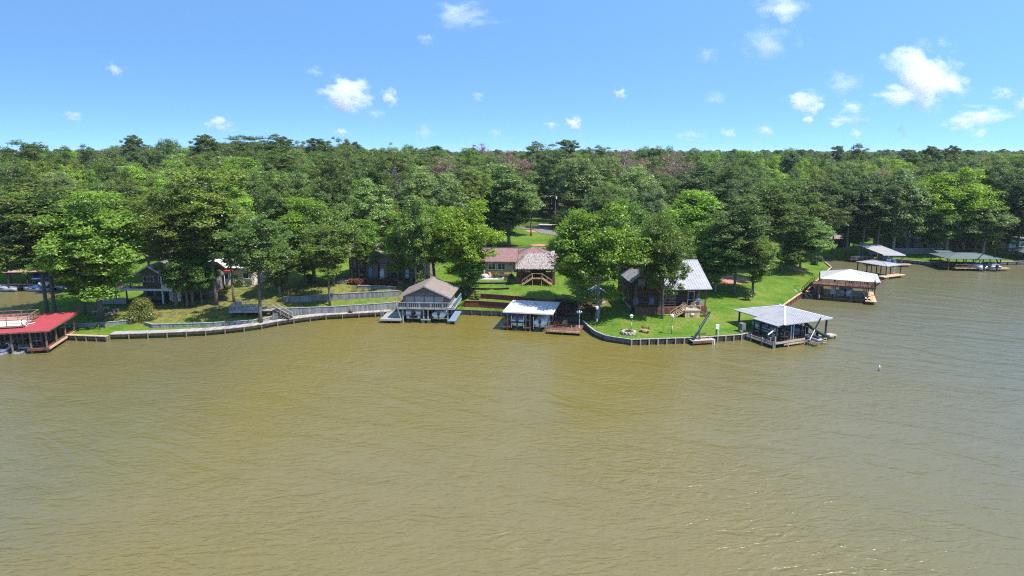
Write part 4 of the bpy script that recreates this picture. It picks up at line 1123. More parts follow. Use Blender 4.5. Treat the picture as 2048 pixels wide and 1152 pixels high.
# keep-out areas for the filling trees: open lawn, road, houses
KEEP = [[on_ground(*q) for q in poly] for poly in (
  [(985,575),(1120,575),(1120,500),(1112,440),(1060,432),(1045,455),(985,462),(962,500),(940,560)],
  [(0,585),(150,580),(140,560),(0,555)],
  [(545,575),(625,560),(612,520),(560,528),(530,560)],
  [(1820,505),(1870,505),(1856,470),(1818,470)],
  [(560,408),(600,408),(590,392),(565,392)],
  [(700,570),(880,570),(880,505),(700,505)],[(1225,600),(1425,600),(1415,548),(1235,548)],[(240,600),(520,590),(520,535),(255,540)],
)]
KEEPP = [[(p.x, p.y) for p in poly] for poly in KEEP]
rr = random.Random(5)
cand = []
y = 150.0
def weight_species(x, y, r_):
    n = math.sin(x*.021+1.3)*math.sin(y*.017+.4)+.6*math.sin(x*.047+y*.031)
    t = r_.random()+n*.10
    for lim, s_ in ((.20,'pine'),(.30,'blue_pine'),(.42,'warm_pine'),(.60,'oak'),(.75,'grey_oak'),(.92,'gum'),(1.3,'lime')):
        if t < lim: return s_
    return 'gum'
while y < 1500:
    step = 7.2 + max(0, y-200)*.004
    half = y*.80+25
    x = -half + rr.uniform(0, step)
    while x < half:
        X = x+rr.uniform(-.6,.6)*step; Y = y+rr.uniform(-.6,.6)*step
        ok = in_poly(X, Y, LANDPOLY)
        if ok and Y < 166 and -92 < X < 40: ok = Y > 152 and abs(X-1) > 20
        if ok and X > 38 and Y < 214: ok = False
        if ok and X > 62 and Y < 222: ok = rr.random() < .6
        if ok and X < -92 and Y < 160: ok = rr.random() < .5
        if ok and any(in_poly(X, Y, k) for k in KEEPP): ok = False
        if ok and min([((X-a)**2+(Y-b_)**2)-(2.2+r_*.55)**2 for a, b_, r_ in TREES]) < 0 and Y < 460: ok = False
        if ok and any(yN-(45 if yN > 215 else 26) < Y < yN and abs(X/Y-a) < wN for a, yN, wN in CLEAR): ok = rr.random() < .12
        if ok: cand.append((X, Y))
        x += step*rr.uniform(.7,1.3)
    y += step*.92
def px_of(x, y): return 1024+FPX*x/(y*.98+5)
cand.sort(key=lambda c: math.hypot(*c)+(0 if -30 < px_of(*c) < 2078 else 5000))
nn = max(0, 292-len(TREES))
HH = {'pine':(15,25),'blue_pine':(15,25),'warm_pine':(15,24),'tall_pine':(22,28),'oak':(11,19),'gum':(11,20),'lime':(9,18),'grey_oak':(12,21),'red':(18,24)}
for X, Y in cand[:nn]:
    sp = weight_species(X, Y, rr)
    h = rr.uniform(*HH[sp])
    v = rr.uniform(.75,1.6); ti = (v*rr.uniform(.93,1.1), v, v*rr.uniform(.85,1.1))
    tree(sp, X, Y, h, label=glabel(sp), group=ggroup(sp), tint=ti)
LMK = ((150,'left inlet'),(260,'bright sweetgum'),(420,'grey two-storey house'),(560,'viewing deck'),(680,'sloping lawn'),(860,'timbered house'),(960,'yellow-green tree'),(1130,'brick house'),(1260,'broad lime tree'),(1430,'log house'),(1600,'right lawn'),(1720,'small cove'),(1860,'far grey dock'),(9999,'green-grey roof'))
ORD = ['nearest','second nearest','third nearest','fourth nearest','fifth nearest','sixth nearest','seventh nearest','eighth nearest','ninth nearest','tenth nearest','eleventh nearest','twelfth nearest','thirteenth nearest','fourteenth nearest']
byk = {}
for o in list(COL.objects):
    if o.get('category') == 'tree' and o.get('group') and not o['group'].startswith(('dying', 'bare')):
        px = px_of(o.location.x, o.location.y); lm = next(n for l, n in LMK if px < l); byk.setdefault((o['group'], lm), []).append(o)
KD = {'dark green woodland pines':'dark green pine','blue-green woodland pines':'blue-green pine','olive woodland pines':'olive pine','tall emergent pines':'tall bare-stemmed pine','dark green woodland oaks':'dark green oak','bright green woodland trees':'bright green leafy tree','lime green woodland trees':'lime green tree','grey-green woodland trees':'grey-green leafy tree'}
for (gr, lm), L_ in byk.items():
    L_.sort(key=lambda o: o.location.y)
    for k, o in enumerate(L_):
        o['label'] = '%s in woodland beyond the %s, %s' % (KD[gr], lm, 'only one of its kind' if len(L_) == 1 else ORD[min(k, 13)]+' of its kind')
# the far woodland: one mass, instanced trees on points
rest = cand[nn:]
names = [('pine',0),('pine',1),('pine',2),('blue_pine',0),('blue_pine',1),('warm_pine',0),('warm_pine',1),('tall_pine',0),('tall_pine',1),('oak',0),('oak',1),('gum',0),('gum',1),('gum',2),('oak',2),('lime',0),('lime',1),('grey_oak',0),('grey_oak',1),('red',1)]
src = {}
ng = bpy.data.node_groups.new('woodland', 'GeometryNodeTree')
ng.interface.new_socket('Geometry', in_out='INPUT', socket_type='NodeSocketGeometry'); ng.interface.new_socket('Geometry', in_out='OUTPUT', socket_type='NodeSocketGeometry')
GI = ng.nodes.new('NodeGroupInput'); GO = ng.nodes.new('NodeGroupOutput'); GJ = ng.nodes.new('GeometryNodeJoinGeometry')
def named(nm, dt):
    n = ng.nodes.new('GeometryNodeInputNamedAttribute'); n.data_type = dt; n.inputs['Name'].default_value = nm; return n.outputs['Attribute']
a_sp = named('species', 'INT'); a_sc = named('tree_scale', 'FLOAT_VECTOR'); a_ro = named('tree_turn', 'FLOAT_VECTOR')
for i, (nm, vr) in enumerate(names):
    P = PROTO[nm][vr % len(PROTO[nm])]
    cm = ng.nodes.new('FunctionNodeCompare'); cm.data_type = 'INT'; cm.operation = 'EQUAL'
    ng.links.new(a_sp, cm.inputs[2]); cm.inputs[3].default_value = i
    for me in (P.crown, P.trunk):
        so = bpy.data.objects.new('far_tree_source', me)
        io = ng.nodes.new('GeometryNodeObjectInfo'); io.inputs['Object'].default_value = so; io.inputs['As Instance'].default_value = True
        ip = ng.nodes.new('GeometryNodeInstanceOnPoints')
        ng.links.new(GI.outputs[0], ip.inputs['Points']); ng.links.new(cm.outputs[0], ip.inputs['Selection']); ng.links.new(io.outputs['Geometry'], ip.inputs['Instance'])
        ng.links.new(a_sc, ip.inputs['Scale'])
        e2r = ng.nodes.new('FunctionNodeEulerToRotation'); ng.links.new(a_ro, e2r.inputs[0]); ng.links.new(e2r.outputs[0], ip.inputs['Rotation'])
        ng.links.new(ip.outputs[0], GJ.inputs[0])
ng.links.new(GJ.outputs[0], GO.inputs[0])
pv = []; ps = []; pc = []; pr = []
ridx = {}
for i, (nm, vr) in enumerate(names): ridx.setdefault(nm, []).append(i)
zr = idw([(X, Y, 0) for X, Y in rest])
for (X, Y), z in zip(rest, zr):
    sp = weight_species(X, Y, rr); q = rr.random()
    if q < .02: sp = 'tall_pine'
    elif q < .032: sp = 'red'
    i = rr.choice(ridx[sp]); P = PROTO[sp][names[i][1] % len(PROTO[sp])]
    h = rr.uniform(*HH[sp])*(1 if Y < 330 else .88)
    s_ = h/P.h; pv.append((X, Y, z-.1)); ps.append(i); wv_ = s_*rr.uniform(.95,1.2)*(1.0 if Y < 500 else 1.12); pc += [wv_, wv_, s_]; pr += [0, 0, rr.uniform(0, 6.28)]
fm = bpy.data.meshes.new('far_woodland'); fm.from_pydata(pv, [], [])
fm.attributes.new('species', 'INT', 'POINT').data.foreach_set('value', ps)
fm.attributes.new('tree_scale', 'FLOAT_VECTOR', 'POINT').data.foreach_set('vector', pc)
fm.attributes.new('tree_turn', 'FLOAT_VECTOR', 'POINT').data.foreach_set('vector', pr)
fo = bpy.data.objects.new('far_woodland', fm); fo.color = (1.15,1.15,1.1,1); COL.objects.link(fo)
tag(fo, 'distant woodland of pines and leafy trees reaching to the horizon', 'woodland', kind='stuff')
fo.modifiers.new('woodland', 'NODES').node_group = ng
print('trees', len(TREES), 'rest', len(rest))

_t = 0
for P_ in sum(PROTO.values(), []):
    for me in (P_.crown, P_.trunk):
        me.calc_loop_triangles(); _t += len(me.loop_triangles)
print('proto tris', _t)
# ------------------------------------------------------------------ shore walls
for nm, lb, mt, cp in (('wall_a','long grey timber retaining wall along the boardwalk','wall_timber','grey_wood'),('wall_b','upper grey timber retaining wall halfway up the slope','wall_timber','grey_wood'),
      ('wall_c','short grey retaining wall below the russet shrubs of the timbered house','wall_timber','grey_wood'),('wall_d','low grey retaining wall right of the red-roofed boathouse','wall_timber','grey_wood'),
      ('wall_e','low grey retaining wall behind the strip of lawn at the boardwalk','wall_timber','grey_wood'),('brick_low','lower red brown terrace wall on the lawn left of the white-roofed dock','redbrick','brown_wood'),
      ('brick_high','upper red brown terrace wall below the open lawn of the brick house','redbrick','brown_wood')):
    tp, bt = WALLPTS[nm]
    wall_run('retaining_wall', lb, 'retaining wall', off([(p.x, p.y) for p in tp], .24), bt, [p.z+.06 for p in tp], M[mt], 2.2 if mt != 'redbrick' else 3.0, .24, mt != 'redbrick', M[cp], group='retaining walls')
for nm, lb in (('edge_low','lower dark timber lawn edging below the patio'),('edge_high','upper dark timber lawn edging beside the patio')):
    tp, bt = WALLPTS[nm]
    wall_run('lawn_edging', lb, 'lawn edging', off([(p.x, p.y) for p in tp], .24), bt, [p.z+.05 for p in tp], M['dark_wood'], 2.5, .24, False, M['dark_wood'])

wall_run('bulkhead', 'timber bulkhead with pale boards right of the red-roofed boathouse', 'bulkhead', off(shp((135,680),(216,683)), .12), -.6, .86, M['bulk_board'], 1.6, .2, True, M['tan_wood'], M['post_wood'], .7)
wall_run('bulkhead', 'dark plank bulkhead between the grey boathouse and the white-roofed dock', 'bulkhead', off(shp((905,628),(1010,633),(1060,637),(1110,641),(1160,647)), .12), -.6, .86, M['bulk_board'], 1.8, .2, True, M['dark_wood'], M['pile'], .3)
wall_run('bulkhead', 'curved grey plank bulkhead around the lawn point of the log house', 'bulkhead', off(shp((1160,647),(1167,652),(1177,662),(1191,673),(1214,683),(1262,690)), .12), -.6, .9, M['bulk_board'], 1.5, .2, True, M['grey_wood'])
wall_run('bulkhead', 'straight dark bulkhead with pale posts and cap in front of the log house lawn', 'bulkhead', off(shp((1262,690),(1390,686),(1480,680),(1514,672)), .14), -.6, .9, M['dark_wood'], 1.45, .2, True, M['pale_wood'], M['pale_wood'], .3)
wall_run('bulkhead', 'timber bulkhead with tan cap along the right lawn', 'bulkhead', off(shp((1526,651),(1574,613),(1620,581),(1661,542)), .12), -.6, .9, M['red_wood'], 2.2, .2, True, M['tan_wood'], M['brown_wood'], .4)
wall_run('bulkhead', 'short pale bulkhead across the tip of the right lawn', 'bulkhead', off(shp((1661,541),(1649,531)), .1), -.6, .95, M['cap'], 1.5, .2, True, M['cap'])
wall_run('bulkhead', 'dark bulkhead along the far right bank', 'bulkhead', off(shp((1700,519.5),(1790,524.5),(1830,528.5),(1885,533.5),(1950,532.5),(2070,528)), .12), -.6, .92, M['bulk_board'], 3.0, .2, True, M['cap'], M['pile'], .3)
wall_run('bulkhead', 'low pale bulkhead at the back of the left inlet', 'bulkhead', off([(-122,148.6)]+shp((0,578),(100,577),(136,586)), .12), -.6, .9, M['bulk_board'], 3.0, .2, True, M['white'])

# boardwalk along the left shore
line = shp((222,678.5),(320,675.5),(420,670.5),(505,661.5),(560,650.5),(640,639.5),(782,631.5))
P = resample(line, 3.0); r_ = thing('boardwalk', 'long pale grey boardwalk following the left shore', 'boardwalk', (P[0][0], P[0][1], 0))
O = Vector((P[0][0], P[0][1]))
for i, (a, b_) in enumerate(zip(P, P[1:])):
    a = Vector(a)-O; b_ = Vector(b_)-O; n0_ = (Vector(P[i+1])-Vector(P[max(0, i-1)])).normalized(); n1_ = (Vector(P[min(len(P)-1, i+2)])-Vector(P[i])).normalized()
    na = Vector((n0_.y, -n0_.x)); nb2 = Vector((n1_.y, -n1_.x))
    q = [a+na*.35, b_+nb2*.35, b_-nb2*1.45, a-na*1.45]
    MB().prism([tuple(v) for v in q], .84, .94).build('deck_section', M['pale_wood'], r_)
    f = [a+na*.33, b_+nb2*.33, b_+nb2*.25, a+na*.25]
    MB().prism([tuple(v) for v in f], .42, .84).build('skirt', M['dark_wood'], r_)  # dark board added in place of the shaded gap under the walk
    pole(r_, a.x+na.x*.42, a.y+na.y*.42, -.9, .9, M['post_wood'], .11, 'pile')

# ------------------------------------------------------------------ red-roofed boathouse, far left
p = at(96, 705, 0); r_ = thing('boathouse', 'red metal roofed boathouse with a railed sun deck on its roof', 'boathouse', (p.x, p.y, 0), R(13))
W_, D_ = 15.5, 10.6
x0 = -W_
rb = MB(); mb = MB()
roof_plane(mb, (x0-.6,-.7,3.55), (.75,-.7,3.55), (.75,D_+.6,3.75), (x0-.6,D_+.6,3.75), .12, .45, rb)
o = mb.build('roof', M['red_metal'], r_); rb.build('rib', M['red_metal'], o)
MB().box(x0-.62, .77, -.74, -.66, 3.34, 3.53).box(.75, .80, -.74, D_+.6, 3.36, 3.56).build('fascia', M['brown_wood'], o)
for x in (0, -2.1, -4.6, -7.0, -9.4, -11.8, -14.2):
    for y in (0, 3.5, 7, D_): post(r_, x, y, -1.0, 3.42, M['post_wood'], .19)
deck(r_, -2.6, .3, -.2, D_+.3, .75, M['red_wood'], along='y')
deck(r_, x0, -2.6, 7.6, D_+.3, .75, M['red_wood'])
deck(r_, -9.6, -8.2, -.2, 7.6, .75, M['red_wood'], along='y')
MB().box(.30, .40, -.2, D_+.3, .5, .82).build('stringer', M['tan_wood'], r_)
MB().box(-2.6, .4, -.34, -.2, .45, .80).build('stringer', M['red_wood'], r_)
for x in (-3.2, -8.0, -9.8): lift(r_, x if x > -9 else -12.2, 1.5, 5.5, 2.6, .55, 3.4)
# sun deck
zd = 3.86
MB().box(-13.8, -3.6, 1.6, 5.6, zd-.05, zd+.06).build('sun_deck', M['cream'], r_)
MB().box(-13.8, -4.0, 5.6, 8.6, zd-.05, zd+.06).build('sun_deck', M['pink_shingle'], r_)
railing(r_, [(-13.8,1.6,zd),(-3.6,1.6,zd),(-3.6,5.6,zd),(-4.0,5.6,zd),(-4.0,8.6,zd),(-9.0,8.6,zd),(-13.8,8.6,zd)], 1.05, M['post_wood'], 2.0, 0, (1.0,.5,.1), .10)
railing(r_, [(-9.0,5.6,zd),(-4.2,5.6,zd)], 1.05, M['post_wood'], 1.7, 0, (1.0,.5), .10)
MB().beam((-4.4,1.7,zd), (-3.0,4.4,zd-.1), .08).beam((-3.7,1.5,zd+.9), (-2.9,1.5,zd), .07).build('brace', M['white'], r_)
MW = r_.matrix_basis
def inside(root, x, y, z): return tuple(root.matrix_basis @ Vector((x, y, z)))
runabout('white motor boat on a lift under the red roof', inside(r_, -12.2, 3.4, .65), R(13), 6.0, 2.3, 1.0, 'boat_white', None, 'dark_blue')
for k, x in enumerate((-4.0, -6.2)):
    fl = tag(MB().loft([[(-.75,y,0),(.75,y,0),(.75,y,z),(.45,y,z+.02),(.3,y,z-.12),(-.3,y,z-.12),(-.45,y,z+.02),(-.75,y,z)] for y, z in ((-1.9,.25),(-1.5,.42),(1.6,.42),(1.9,.3))]).build('drive_on_float', M['grey_panel']), ('grey drive-on float on the water nearest the corner of the red-roofed boathouse','grey drive-on float between the posts of the red-roofed boathouse')[k], 'dock float', 'drive-on floats')
    fl.location = inside(r_, x, 1.6, -.05); fl.rotation_euler = (0, 0, R(13))
jetski('dark jet ski parked on a float under the red roof', inside(r_, -6.2, 1.9, .25), R(13), 'boat_white', 'black')
pontoon('blue and white boat at the left picture border under the red roof', inside(r_, -14.6, 2.2, .3), R(13), 5.6, 2.3, None, 'boat_blue', None)

# ------------------------------------------------------------------ boat docks of the left inlet
p = at(132, 586, 0); r_ = thing('boathouse', 'pink-roofed boathouse half hidden behind the doubled pine', 'boathouse', (p.x-2, p.y+3, 0), R(10))
hip_roof(r_, -11, 0, 0, 8, 4.4, 6.2, M['pink_shingle'], .6, 0, 'x')
for x in (-11, -7.3, -3.6, 0):
    for y in (0, 8): post(r_, x, y, -.8, 4.4, M['dark_wood'], .2)
deck(r_, -11.2, .2, 5.5, 8.2, .8, M['brown_wood']); deck(r_, -1.2, .2, -.2, 5.5, .8, M['brown_wood'], along='y')
MB().box(-11.1, .1, -.1, 0, 3.9, 4.3).build('header', M['dark_wood'], r_)
railing(r_, [(-11,-.1,.8),(-1.2,-.1,.8)], 1.0, M['dark_wood'], 1.8)
runabout('white motor boat shaded under the pink-roofed boathouse', inside(r_, -4.4, 2.6, .3), R(10), 6, 2.3, 1.0, 'boat_white', None, 'dark_blue')
p = at(150, 572, 0); r_ = thing('boat_canopy', 'small blue-topped boat canopy between the sweetgum and the inlet', 'boat canopy', (p.x-3, p.y-6, 0), R(6))
MB().loft([[(x,0,2.7),(x,1.6,3.5),(x,3.4,3.5),(x,5,2.7)] for x in (-2.2, 2.2)]).build('canopy', M['dark_blue'], r_)
for x in (-2.1, 2.1):
    for y in (.1, 4.9): pole(r_, x, y, .0, 2.75, M['dark_metal'], .07)
runabout('white boat with dark cover below the blue canopy', (p.x-3, p.y-3.6, 1.0), R(6), 5.4, 2.1, .95, 'boat_white', 'boat_grey')
w = at(20, 577, 0)
for k, (px, lb) in enumerate(((18,'grey-covered boat moored at the far left inlet bank'),(82,'boat with dark blue cover moored right of the other in the left inlet'))):
    q = at(px, 580, 0); runabout(lb, (q.x, q.y-1.2, -.25), R(88), 6.0, 2.2, 1.05, 'boat_grey', 'dark_blue' if k else 'boat_grey', None)
p = at(128, 579, 0); r_ = thing('jetty', 'pale wooden jetty in the left inlet', 'jetty', (p.x, p.y, 0), 0)
deck(r_, -3.6, 1.2, -1.0, .6, .9, M['tan_wood'], piles=[(-3.4,-.8),(-1,-.8),(1,-.8)]); MB().box(-3.6, 1.2, -1.1, -1.0, .65, .95).build('stringer', M['white'], r_)

# ------------------------------------------------------------------ grey two-storey house
p = on_ground(304, 606); p.z -= .1
r_ = thing('house', 'grey two-storey house with a white-trimmed gable and an upper deck', 'house', p, R(-4))
z1, z2, zt = 2.7, 3.0, 5.6
walls(r_, -2.5, 2.6, 1.6, 9.5, 0, zt, M['house_siding'], gable=7.1, along='y')
gable_roof(r_, -2.5, 2.6, .2, 9.5, zt-.15, 7.25, M['grey_shingle'], .6, 0, 'y', fascia=M['white'])
walls(r_, 2.6, 9.5, 3.2, 9.5, 0, zt-.4, M['house_siding']); gable_roof(r_, 2.6, 9.5, 3.2, 9.5, zt-.5, 7.0, M['grey_shingle'], .5, 0, 'x')
deck(r_, -6.6, 5.2, -.9, 1.58, z2, M['grey_wood'], t=.1); MB().box(-6.6, 5.2, -1.0, -.9, z2-.38, z2+.02).build('fascia', M['white'], r_)
railing(r_, [(-6.6,1.5,z2),(-6.6,-.9,z2),(5.2,-.9,z2),(5.2,1.5,z2)], 1.0, M['brown_wood'], 1.7, .3)
for x in (-6.5, -4.3): post(r_, x, -.7, -.2, z2-.1, M['dark_wood'], .2)
post(r_, 2.7, -.75, -.6, 5.9, M['white'], .2)
MB().box(2.75, 5.2, -.95, -.85, z2+.05, z2+.95).build('white_panel', M['white'], r_)
window(r_, -1.2, 1.6, 4.4, 1.9, 1.0, panes=3); window(r_, 1.3, 1.6, 4.3, .9, 1.2)
window(r_, -1.2, 1.6, 1.6, 1.1, .9, frame=M['dark_wood']); window(r_, .7, 1.6, 1.6, 1.1, .9, frame=M['dark_wood'])
door(r_, 2.1, 1.6, .1, .8, 2.0, m=M['glass'])
MB().box(-2.4, 2.5, -.6, 1.5, -.3, .35).build('porch_base', M['dark_wood'], r_); railing(r_, [(-2.4,-.5,.35),(2.5,-.5,.35)], .9, M['dark_wood'], 1.6, .3)
MB().box(2.8, 5.0, 1.2, 3.1, -.2, 2.4).build('side_wall', M['cream'], r_); door(r_, 4.5, 1.2, .1, .85, 1.9)
for xa, xb in ((-9.6,-6.9),(-6.8,-4.4)): MB().box(xa, xb, -1.0, -.9, -.1, 1.25).build('lattice_panel', M['grey_siding'], r_)
stairs(r_, (-8.8,.4,.0), (-6.6,.4,z2), 1.1, M['dark_wood'], rails=(-1,1))
railing(r_, [(-9.7,.0,1.2),(-6.8,.0,1.2)], .9, M['dark_wood'], 1.4)
MB().box(5.2, 8.6, 1.5, 3.1, -.2, 2.2).build('carport_wall', M['dark_wood'], r_)

# pinkish white house behind
p = on_ground(468, 573); r_ = thing('house', 'pale pinkish house hidden behind the tall pines', 'house', p, R(-3))
walls(r_, -4, 4.2, 0, 8, -.3, 3.9, M['cream'], gable=None); hip_roof(r_, -4, 4.2, 0, 8, 3.9, 5.6, M['offwhite_roof'], .5)
window(r_, -1.6, 0, 2.2, 1.2, 1.2); window(r_, 2.6, 0, 2.2, 1.1, 1.1)
MB().box(-1.2, .3, -1.6, -.02, 3.3, 3.42).build('awning', M['red_cloth'], r_); MB().box(-1.1, .2, -1.58, -1.5, 2.95, 3.3).build('awning_valance', M['brown_wood'], r_)
for x in (-1.1, .2): post(r_, x, -1.45, -.2, 3.3, M['white'], .1)
walls(r_, -8, -4.05, 2, 8, -.3, 3.2, M['grey_siding']); gable_roof(r_, -8, -4.05, 2, 8, 3.2, 4.6, M['offwhite_roof'], .4)
p = on_ground(8, 402); r_ = thing('house', 'small pale-roofed house among trees at the far left edge', 'house', atD(-22, 404, 190)-Vector((0,0,4)), R(20))
walls(r_, -5, 2.5, 0, 6, -4, 4, M['cream']); gable_roof(r_, -5, 2.5, 0, 6, 4, 5.8, M['offwhite_roof'], .5, along='x', fascia=M['white']); window(r_, 1.0, 0, 2.6, 1.1, 1.3)

# ------------------------------------------------------------------ wooden viewing deck with stair
p = on_ground(490, 636); p.z = gz_at(p.x, p.y)
r_ = thing('viewing_deck', 'grey wooden viewing deck on legs above the boardwalk', 'deck', p, R(2))
zt = 1.25
deck(r_, -2.7, 2.9, 0, 3.2, zt, M['grey_wood'], t=.12, piles=[(-2.5,.1),(0,.1),(2.7,.1),(-2.5,3),(2.7,3)], zb=-1)
MB().box(-2.72, 2.92, -.08, 0, zt-.3, zt-.02).build('fascia', M['grey_wood'], r_)
railing(r_, [(-2.6,3.1,zt),(-2.6,.06,zt),(2.8,.06,zt)], .95, M['grey_siding'], 1.4, .22)
railing(r_, [(-2.6,3.1,zt),(2.8,3.1,zt)], .95, M['grey_siding'], 1.8, 0, (1,.5))
MB().box(-2.2, -1.2, 1.6, 2.2, zt, zt+.45).box(-2.2, -1.2, 2.2, 2.35, zt, zt+1.2).build('bench', M['pale_wood'], r_)
deck(r_, 2.9, 4.6, .6, 2.2, zt-.06, M['grey_wood'], t=.12)
q = on_ground(582, 641); lq = r_.matrix_basis.inverted() @ Vector((q.x, q.y, .95))
stairs(r_, (lq.x, lq.y, lq.z), (4.6, 1.4, zt-.06), 1.3, M['dark_wood'], rails=(-1,1), rail_m=M['grey_siding'])
r2 = thing('retaining_wall', 'short pale plank wall beside the foot of the deck stair', 'retaining wall', (0,0,0), 0, 'retaining walls')
a = on_ground(547, 648); b_ = on_ground(562, 643); r2.location = (a.x, a.y, a.z)
for k in range(6): q0 = (b_-a)*(k/6); MB().beam(Vector((q0.x,q0.y,-.2)), Vector((q0.x,q0.y,1.25)), .26, .1).build('plank', M['wall_timber'], r2)

# ------------------------------------------------------------------ timbered house
p = on_ground(776, 557); r_ = thing('house', 'brown half-timbered house with dark blue-grey beams and brown shingle roof', 'house', p, R(-3))
walls(r_, -8, 8.2, 0, 8.5, -.4, 4.6, M['tan_stucco'])
gable_roof(r_, -8, 8.2, .1, 8.5, 4.5, 7.6, M['brown_shingle'], .6, along='x')
# projecting front gable
walls(r_, -3.6, 2.8, -1.2, -.02, -.4, 3.6, M['tan_stucco']); MB().add([(-3.6,-1.2,3.6),(2.8,-1.2,3.6),(-2.8,-1.2,6.0),(-3.6,-1.05,3.6),(2.8,-1.05,3.6),(-2.8,-1.05,6.0)], [(0,1,2),(5,4,3),(0,3,4,1),(1,4,5,2),(2,5,3,0)]).build('gable', M['tan_stucco'], r_)
rf = MB(); rf.slab([(-3.0,-1.7,6.35),(3.6,-1.7,3.45),(3.6,4.0,3.9),(-3.0,4.0,6.8)], .14).slab([(-3.0,-1.7,6.35),(-3.0,4,6.8),(-4.1,4.0,5.6),(-4.1,-1.7,5.2)], .14); rf.build('roof', M['brown_shingle'], r_)
bm_ = MB()
for x in (-7.9, -6.3, -4.7): bm_.box(x-.12, x+.12, -.06, 0, -.3, 4.5)
bm_.box(-8, -3.7, -.07, 0, 2.0, 2.25)
for x in (-3.5, -1.6, .4, 2.7): bm_.box(x-.14, x+.14, -1.27, -1.2, -.3, 3.6)
bm_.beam((-3.0,-1.26,6.0), (3.2,-1.26,3.4), .06, .28)
for x in (4.5, 6.2, 8.0): bm_.box(x-.14, x+.14, -.07, 0, -.3, 4.5)
bm_.build('timber_beam', M['dark_metal'], r_)
MB().box(-3.75, -2.9, -1.34, -1.28, -.3, 5.4).build('blue_panel', M['blue_grey'], r_)
for x in (-6.9, -5.4): window(r_, x, 0, 3.3, .7, 1.5, frame=M['dark_wood']); window(r_, x, 0, 1.0, .7, 1.6, frame=M['dark_wood'])
window(r_, -.7, -1.2, 2.6, 1.2, 1.4, frame=M['dark_wood']); window(r_, 1.5, -1.2, 1.2, 1.2, 1.6, frame=M['dark_wood'])
door(r_, -.9, -1.2, .1, .9, 2.0); door(r_, 4.1, 0, .1, .9, 2.0); MB().box(7.6, 8.1, -.5, -.08, -.2, 4.2).build('white_corner', M['white'], r_)
walls(r_, 4.5, 8.2, 3.5, 8.5, 4.6, 7.4, M['white'], gable=8.6); gable_roof(r_, 4.5, 8.2, 3.5, 8.5, 7.3, 8.8, M['brown_shingle'], .3)
deck(r_, -9.4, 4, -4.2, -1.35, .1, M['pale_wood'], t=.14); MB().box(-9.4, 4, -4.32, -4.2, -.25, .13).build('fascia', M['grey_siding'], r_)
railing(r_, [(-9.4,-4.15,.1),(4,-4.15,.1)], .9, M['dark_metal'], 1.9, .35, s=.06)
stairs(r_, (10.2,-1.6,-1.2), (8.4,-.2,.2), 1.0, M['tan_wood'], rails=(-1,1))
for k in range(9):
    q = on_ground(702+k*10.5, 568+(k%3)); shrub(('russet shrub at the left end of the hedge below the timbered house' if k == 0 else 'russet shrub at the right end of the hedge below the timbered house' if k == 8 else '%s russet shrub from the left in the hedge below the timbered house' % ('second','third','fourth','fifth','sixth','seventh','eighth')[k-1]), q, 2.0, 1.2+.2*(k%2), 40+k%3, 'redshrub', 'russet hedge shrubs')

# ------------------------------------------------------------------ grey gabled boathouse
p = at(851, 646, 0); r_ = thing('boathouse', 'grey gabled two-level boathouse with a railed balcony over two boat slips', 'boathouse', (p.x, p.y, 0), R(-4))
zf = 2.75
walls(r_, -4.1, 4.0, .9, 8.2, zf, 4.75, M['grey_panel'], gable=6.45)
gable_roof(r_, -4.3, 4.2, .2, 8.4, 4.65, 6.75, M['brown_shingle'], .5, fascia=M['grey_wood'])
for k in range(4): 
    x = -2.9+1.75*k; MB().box(x-.75, x+.75, .80, .9, zf+.55, zf+1.85).build('panel', M['grey_siding'], r_)
for x in (-3.8, -2.02, -.28, 1.47, 3.2): MB().box(x-.1, x+.1, .78, .9, zf, 4.75).build('batten', M['grey_panel'], r_)
for xa, xb, zz in ((-1.6,-.1,5.4),(.1,1.6,5.4)): MB().box(xa, xb, .80, .9, 4.85, zz).build('panel', M['grey_panel'], r_)
deck(r_, -5.2, 5.3, -.4, .88, zf, M['grey_wood'], t=.2); deck(r_, 4.05, 5.3, .9, 8.4, zf, M['grey_wood_y'], along='y', t=.2)
railing(r_, [(-5.1,-.3,zf),(5.2,-.3,zf)], 1.0, M['grey_wood'], 2.0, .34, s=.1); railing(r_, [(5.2,-.3,zf),(5.2,8.3,zf)], 1.0, M['blue_grey'], 2.0, .34, s=.1)
for x in (-4.0, -.3, .5, 4.0):
    for y in (0, 4.2, 8.2): post(r_, x, y, -1, zf-.2, M['grey_wood'], .24)
MB().box(-4.1, 4.1, 7.6, 8.3, -.3, zf-.2).build('rear_wall', M['dark_wood'], r_)
deck(r_, -.8, .9, -.3, 7.6, .7, M['grey_wood_y'], along='y', piles=[(-.6,-.2),(.8,-.2)])
deck(r_, -8.0, -4.2, -.6, 5.2, .75, M['grey_wood'], piles=[(-7.8,-.4),(-6,-.4),(-4.4,-.4)]); MB().box(-8.05, -4.15, -.72, -.6, .45, .76).build('fascia', M['grey_siding'], r_)
deck(r_, 4.15, 5.5, -.8, 8.0, .7, M['blue_grey'], along='y', piles=[(4.3,-.7),(5.3,-.7),(5.3,3)])
MB().beam((-5.2,-.45,4.1), (-4.3,-.45,.8), .12).build('pole', M['pale_wood'], r_)
MB().tube([(-8.2,1.2,.75),(-8.2,1.2,1.9),(-8.2,.6,1.9),(-8.2,.6,-.4)], .05, 6).tube([(-7.8,1.2,.75),(-7.8,1.2,1.9),(-7.8,.6,1.9),(-7.8,.6,-.4)], .05, 6).build('ladder', M['alu'], r_)
lift(r_, -2.2, 1.2, 5, 3.0, .55, 2.5); lift(r_, 2.4, 1.2, 5, 3.0, .55, 2.5)
